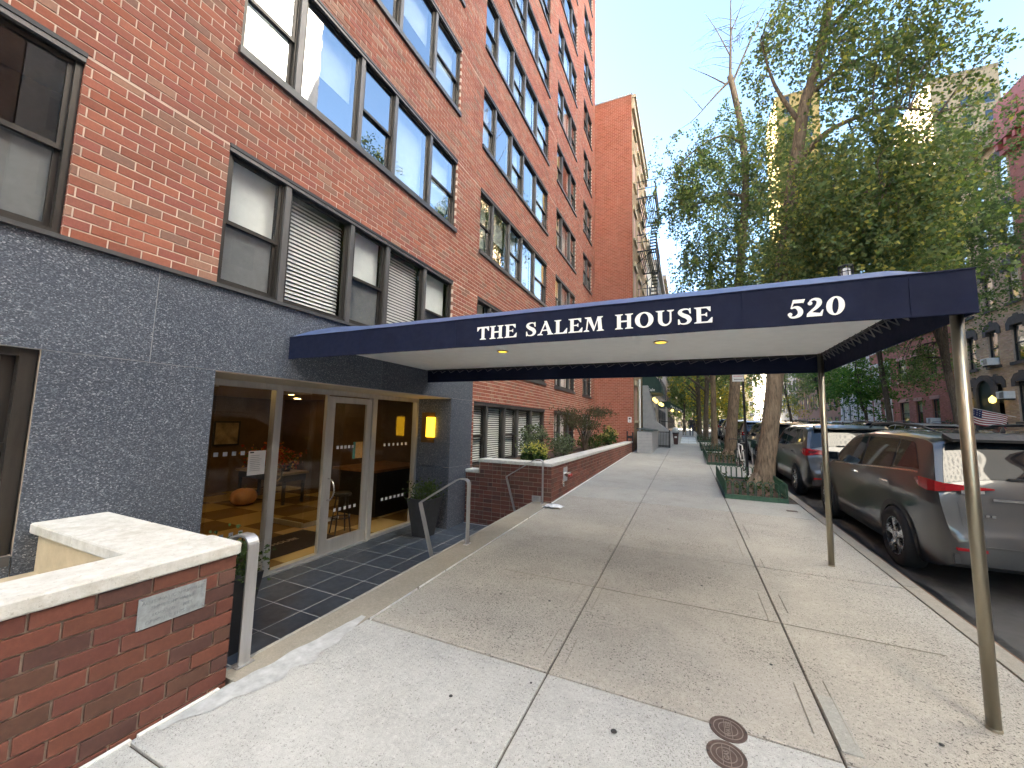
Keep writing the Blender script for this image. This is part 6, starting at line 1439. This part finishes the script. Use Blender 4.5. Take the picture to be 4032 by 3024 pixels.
# ================================================================== houses across the street
def house(name, label, y0, y1, h, pal, mort, rows, trim, mat, cols, style, x=16.0, cornice=(.3, .2, .12), stuffmat=None):
    t = thing(name, label, 'building', (x, y0, gz(y0)))
    hs = []
    for (z0, z1) in rows:
        for (a, b) in cols: hs.append((a, b, z0, z1))
    wall_sheet(t, 'y', x+.008, y0, y1, -.3, h, hs, mort, reveal=.2, sgn=-1)
    brick_wall(t, 'y', x, y0, y1, .3, h, hs, pal, mat, sgn=-1, single=0, course=.075, pitch=.21, depth=.011)
    MB().box(x+.25, x+12, y0, y1, -.3, h-.05).build('body', MAT['dark'], t)
    for (a, b, z0, z1) in hs:
        if not any(in_view((x, yy, zz), 120) for yy in (a, b) for zz in (z0, z1)): continue
        m = MB().box(x+.10, x+.16, a, a+.07, z0, z1).box(x+.10, x+.16, b-.07, b, z0, z1).box(x+.10, x+.16, a+.07, b-.07, z1-.08, z1).box(x+.10, x+.16, a+.07, b-.07, z0, z0+.08).box(x+.09, x+.15, a+.07, b-.07, (z0+z1)/2-.03, (z0+z1)/2+.03)
        w = m.build('window', style.get('frame', MAT['head']), t)
        MB().quad((x+.13, a, z0), (x+.13, a, z1), (x+.13, b, z1), (x+.13, b, z0)).build('pane', MAT['glass'], w)
        if random.random() < .6: zz = z0+(z1-z0)*random.choice((0, .3, .5)); MB().quad((x+.22, a, zz), (x+.22, a, z1), (x+.22, b, z1), (x+.22, b, zz)).build('curtain', MAT['shade'], w)
        # lintel and sill
        if style.get('arch'):
            m = MB(); yc = (a+b)/2
            m.prism([(a-.28, z1-.25), (a-.28, z1+.12), (a-.02, z1+.42), (yc-.16, z1+.46), (yc-.14, z1+.56), (yc+.14, z1+.56), (yc+.16, z1+.46), (b+.02, z1+.42), (b+.28, z1+.12), (b+.28, z1-.25), (b, z1-.25), (b, z1+.003), (a, z1+.003), (a, z1-.25)], lambda p, q: (q, p[0], p[1]), x-.05, x+.10); m.build('lintel', trim, w)
        else:
            MB().box(x-.06, x+.1, a-.14, b+.14, z1+.002, z1+.24).build('lintel', trim, w)
            if style.get('surround'): MB().box(x-.06, x+.1, a-.14, a-.002, z0, z1).box(x-.06, x+.1, b+.002, b+.14, z0, z1).box(x-.12, x+.1, a-.22, b+.22, z1+.242, z1+.34).build('surround', trim, w)
        MB().box(x-.10, x+.1, a-.14, b+.14, z0-.16, z0-.002).build('sill', trim, w)
    m = MB().box(x-.55, x+.1, y0, y1, h, h+.30).box(x-.32, x+.1, y0, y1, h-.6, h-.001)
    k = y0+.3
    while k < y1: m.box(x-.5, x-.321, k, k+.18, h-.35, h-.002); k += .6
    m.build('cornice', plain(name+'_cornice', cornice, .7), t)
    return t
def ac(x, y, z, label):
    t = thing('air_conditioner', label, 'air conditioner', (x, y, z))
    MB().cbox(x-.38, x+.12, y-.30, y+.30, z, z+.40, .012).build('case', MAT['white'], t)
    m = MB()
    for k in range(7): m.box(x-.384, x-.381, y-.25, y+.05, z+.05+.045*k, z+.075+.045*k)
    m.build('grille', MAT['frame_hi'], t); MB().box(x-.3, x+.1, y-.28, y+.28, z-.06, z-.001).build('bracket', MAT['black'], t)
PT_ = brick_tints([(.62, .455, .31), (.66, .49, .345), (.57, .41, .275), (.68, .52, .375)])
PR_ = brick_tints([(.40, .16, .12), (.44, .18, .135), (.36, .15, .115)]); PP_ = brick_tints([(.40, .16, .13), (.44, .18, .145)])
b_tan = brick_mat('brick_buff', .18, (.25, .18, .13)); b_red = brick_mat('brick_row_red', .2)
dstone = plain('dark_brownstone', (.10, .082, .072), .8, var=.2); pstone = plain('pinkish_stone', (.42, .25, .20), .8); wstone = plain('white_painted_stone', (.74, .74, .72), .6, var=.06)
fd = MAT['head']
house('tan_house', 'tan brick house with dark stone lintels and an arched doorway', 28.7, 34.3, 18.4, PT_, plain('buff_mortar', (.45, .36, .28), .9), [(5.5, 7.5), (8.75, 10.75), (12, 13.9), (15, 16.9), (2.3, 4.45)], dstone, b_tan, [(28.85, 29.75), (30.75, 31.6), (32.65, 33.4)], {'arch': True}, cornice=(.36, .28, .18))
# arched doorway of the tan house
t = thing('arched_doorway', 'dark stone arched doorway of the tan house', 'doorway', (15.95, 32.0, .8))
o_ = [(31.1, 1.0), (31.1, 4.05)]+[(32.02-.92*math.cos(math.pi*k/12), 4.05+1.0*math.sin(math.pi*k/12)) for k in range(1, 12)]+[(32.94, 4.05), (32.94, 1.0), (32.64, 1.0), (32.64, 4.05)]+[(32.02+.62*math.cos(math.pi*k/12), 4.05+.68*math.sin(math.pi*k/12)) for k in range(1, 12)]+[(31.40, 4.05), (31.40, 1.0)]
MB().prism(o_, lambda p, q: (q, p[0], p[1]), 15.84, 15.985).build('arch', dstone, t)
MB().prism([(31.42, 1.0), (31.42, 4.05)]+[(32.02-.60*math.cos(math.pi*k/12), 4.05+.66*math.sin(math.pi*k/12)) for k in range(1, 12)]+[(32.62, 4.05), (32.62, 1.0)], lambda p, q: (q, p[0], p[1]), 15.94, 15.985).build('door', plain('dark_green_door', (.02, .035, .025), .5), t)
for y in (33.2, 31.05):
    t = thing('door_lantern', 'lit brass lantern left of the arched doorway, by the bush' if y > 32 else 'lit brass lantern right of the arched doorway, by the flag', 'lamp', (15.7, y, 3.5), 'lanterns beside the arched doorway')
    MB().lathe([(.04, 3.35), (.13, 3.42), (.15, 3.62), (.05, 3.74), (.01, 3.8)], (15.7, y, 0), 10).build('globe', MAT['bulb'], t); MB().tube([(15.98, y, 3.75), (15.8, y, 3.82), (15.7, y, 3.78)], .02, 5).build('bracket', MAT['iron'], t)
house('pink_house', 'pink brick house with heavy red cornice next to the tan house', 18.5, 28.66, 17.2, PP_, plain('pink_mortar', (.4, .2, .16), .9), [(5.5, 7.5), (8.75, 10.75), (12, 13.9)], pstone, b_red, [(19.5, 20.5), (21.7, 22.7), (23.9, 24.9), (26.3, 27.3)], {}, cornice=(.34, .09, .08))
MB().box(15.6, 16.3, 18.5, 28.66, 17.5, 19.5).build('frieze', plain('pink_frieze', (.40, .14, .12), .75), bpy.data.objects['pink_house'])
for k in range(6): MB().box(15.55, 15.598, 19+1.6*k, 20+1.6*k, 18.0, 18.9).build('frieze_panel', plain('red_frieze_panel', (.28, .08, .07), .7), bpy.data.objects['pink_house'])
house('red_house', 'red brick row house with pale window sills beyond the tan house', 34.35, 43.2, 16.4, PR_, plain('red_mortar', (.33, .16, .12), .9), [(5.7, 7.4), (8.9, 10.7), (12.1, 13.9), (2.2, 4.0)], pstone, b_red, [(36.8, 37.7), (39.0, 39.9), (40.9, 42.3)], {}, cornice=(.12, .08, .07))
house('white_trim_house', 'red brick house with white painted window surrounds', 43.25, 47.5, 15.8, PR_, plain('red_mortar2', (.33, .16, .12), .9), [(5.7, 7.4), (8.9, 10.7), (12.1, 13.9), (2.2, 4.2)], wstone, b_red, [(43.75, 44.75), (45.9, 46.9)], {'surround': True, 'frame': MAT['white']}, cornice=(.6, .6, .58))
house('white_house', 'white painted house with tall dark windows', 47.55, 56, 15.5, brick_tints([(.70, .70, .68), (.74, .74, .72)]), plain('white_mortar', (.68, .68, .66), .9), [(5.7, 7.4), (8.9, 10.7), (12.1, 13.9), (2.0, 4.2)], wstone, brick_mat('brick_white', .1, (.5, .5, .48)), [(48.5, 49.4), (50.6, 51.5), (52.7, 53.6), (54.6, 55.4)], {'surround': True}, cornice=(.66, .66, .63))
simple_block('brown_row', 16, 28, 56.1, 75, 17, (.30, .17, .12), 'brown row of houses further along the far side', 'x', 5, 2.3)
simple_block('grey_row', 16, 30, 75.1, 120, 22, (.42, .36, .30), 'grey row closing the far side of the street', 'x', 6, 2.6)
def tower_windows(t, y0, n, fl0, fl1):
    m = MB()
    for fl in range(fl0, fl1):
        for k in range(n): y = y0+2.6*k; z = 2+2.95*fl; m.box(15.97, 16.02, y, y+1.3, z, z+1.5)
    o = m.build('far_windows', plain('pane_near_wall_tone', (.40, .38, .34), .5), t); o['kind'] = 'stuff'  # panes toned close to the wall so their reflections stay even
cbk = simple_block('corner_bounce_block', 16, 30, 5.0, 18.4, 62, (.66, .61, .53), 'unseen tall cream building opposite the entrance, sized and toned to bounce sun', 'x', 1, 2.3)  # out of view; height and pale wall set to bounce sun into the street
tower_windows(cbk, 5.8, 5, 0, 20)
sbk = simple_block('south_bounce_tower', 16, 30, -50, -18, 60, (.70, .65, .57), 'unseen tall pale building further down the street, added to bounce sun', 'x', 1, 2.3)  # out of view, added as a sunlit reflector to fill the shaded street
tower_windows(sbk, -49, 12, 0, 20)
simple_block('brown_corner', 16, 30, -17.95, 4.95, 18.5, (.38, .26, .19), 'brown row building across from the entrance', 'x', 1, 2.3)
ac(15.95, 31.2, 5.52, 'white window air conditioner below the middle tan house window')
ac(15.95, 30.2, 3.55, 'white window air conditioner above the house flag')
ac(15.95, 37.3, 2.25, 'white window air conditioner in the red house')
ac(15.95, 44.25, 2.25, 'white window air conditioner between white surrounds')
ac(15.95, 44.3, 5.75, 'white window air conditioner high on the white trimmed house')
# stoop wall, hedge, flag
fl = thing('house_flag', 'striped national flag hanging from a pole on the tan house', 'flag', (15.0, 30.8, 2.6))
MB().tube([(15.95, 29.9, 2.55), (14.7, 31.2, 3.15)], .022, 6).build('pole', MAT['white'], fl)
NS_ = 13; W2, H2 = 1.5, .85
def fp(u, v):
    a = Vector((14.72, 31.18, 3.13)); b = Vector((15.75, 30.1, 2.62)); p = a+(b-a)*u; return p+Vector((.07*math.sin(u*9+v*2), .07*math.cos(u*7), -v*(.78+.1*math.sin(u*5)) ))
for s in range(NS_):
    m = MB(); n = 16; v = []
    for k in range(n+1):
        for q in (s/NS_, (s+1)/NS_): v.append(fp(k/n, q))
    m.add(v, [(2*k, 2*k+1, 2*k+3, 2*k+2) for k in range(n) if not (s < 7 and k < 6)]); m.build('stripe', plain('flag_red', (.33, .03, .045), .8) if s % 2 == 0 else MAT['letter'], fl)
m = MB(); v = [fp(k/16, q*7/13/4) for k in range(7) for q in range(5)]; m.add(v, [(k*5+q, k*5+q+1, (k+1)*5+q+1, (k+1)*5+q) for k in range(6) for q in range(4)]); ca = m.build('canton', plain('flag_blue', (.02, .03, .12), .8), fl)
m = MB()
for i in range(4):
    for j in range(3): 
        p = fp((.7+i*1.4)/16, (.8+j)*7/13/4)+Vector((-.008, -.008, 0)); m.add([p+Vector((.02*math.cos(a)*.7, -.02*math.cos(a)*.7, .02*math.sin(a))) for a in [2*math.pi*q/5 for q in range(5)]], [(0, 1, 2, 3, 4)])
m.build('star', MAT['letter'], ca)
shrub(14.6, 32.2, 1.0, .6, 1.3, .7, 2200, .09, GREEN, 'dark evergreen bush beside the arched doorway', seed=71)
shrub(14.4, 30.4, .9, .5, .9, .5, 1400, .09, [(.07, .05, .04), (.06, .08, .03)], 'reddish bush below the house flag', seed=72)
shrub(14.6, 36.5, .9, .5, 1.4, .6, 1500, .09, LOC, 'green bush in front of the red house', seed=73)
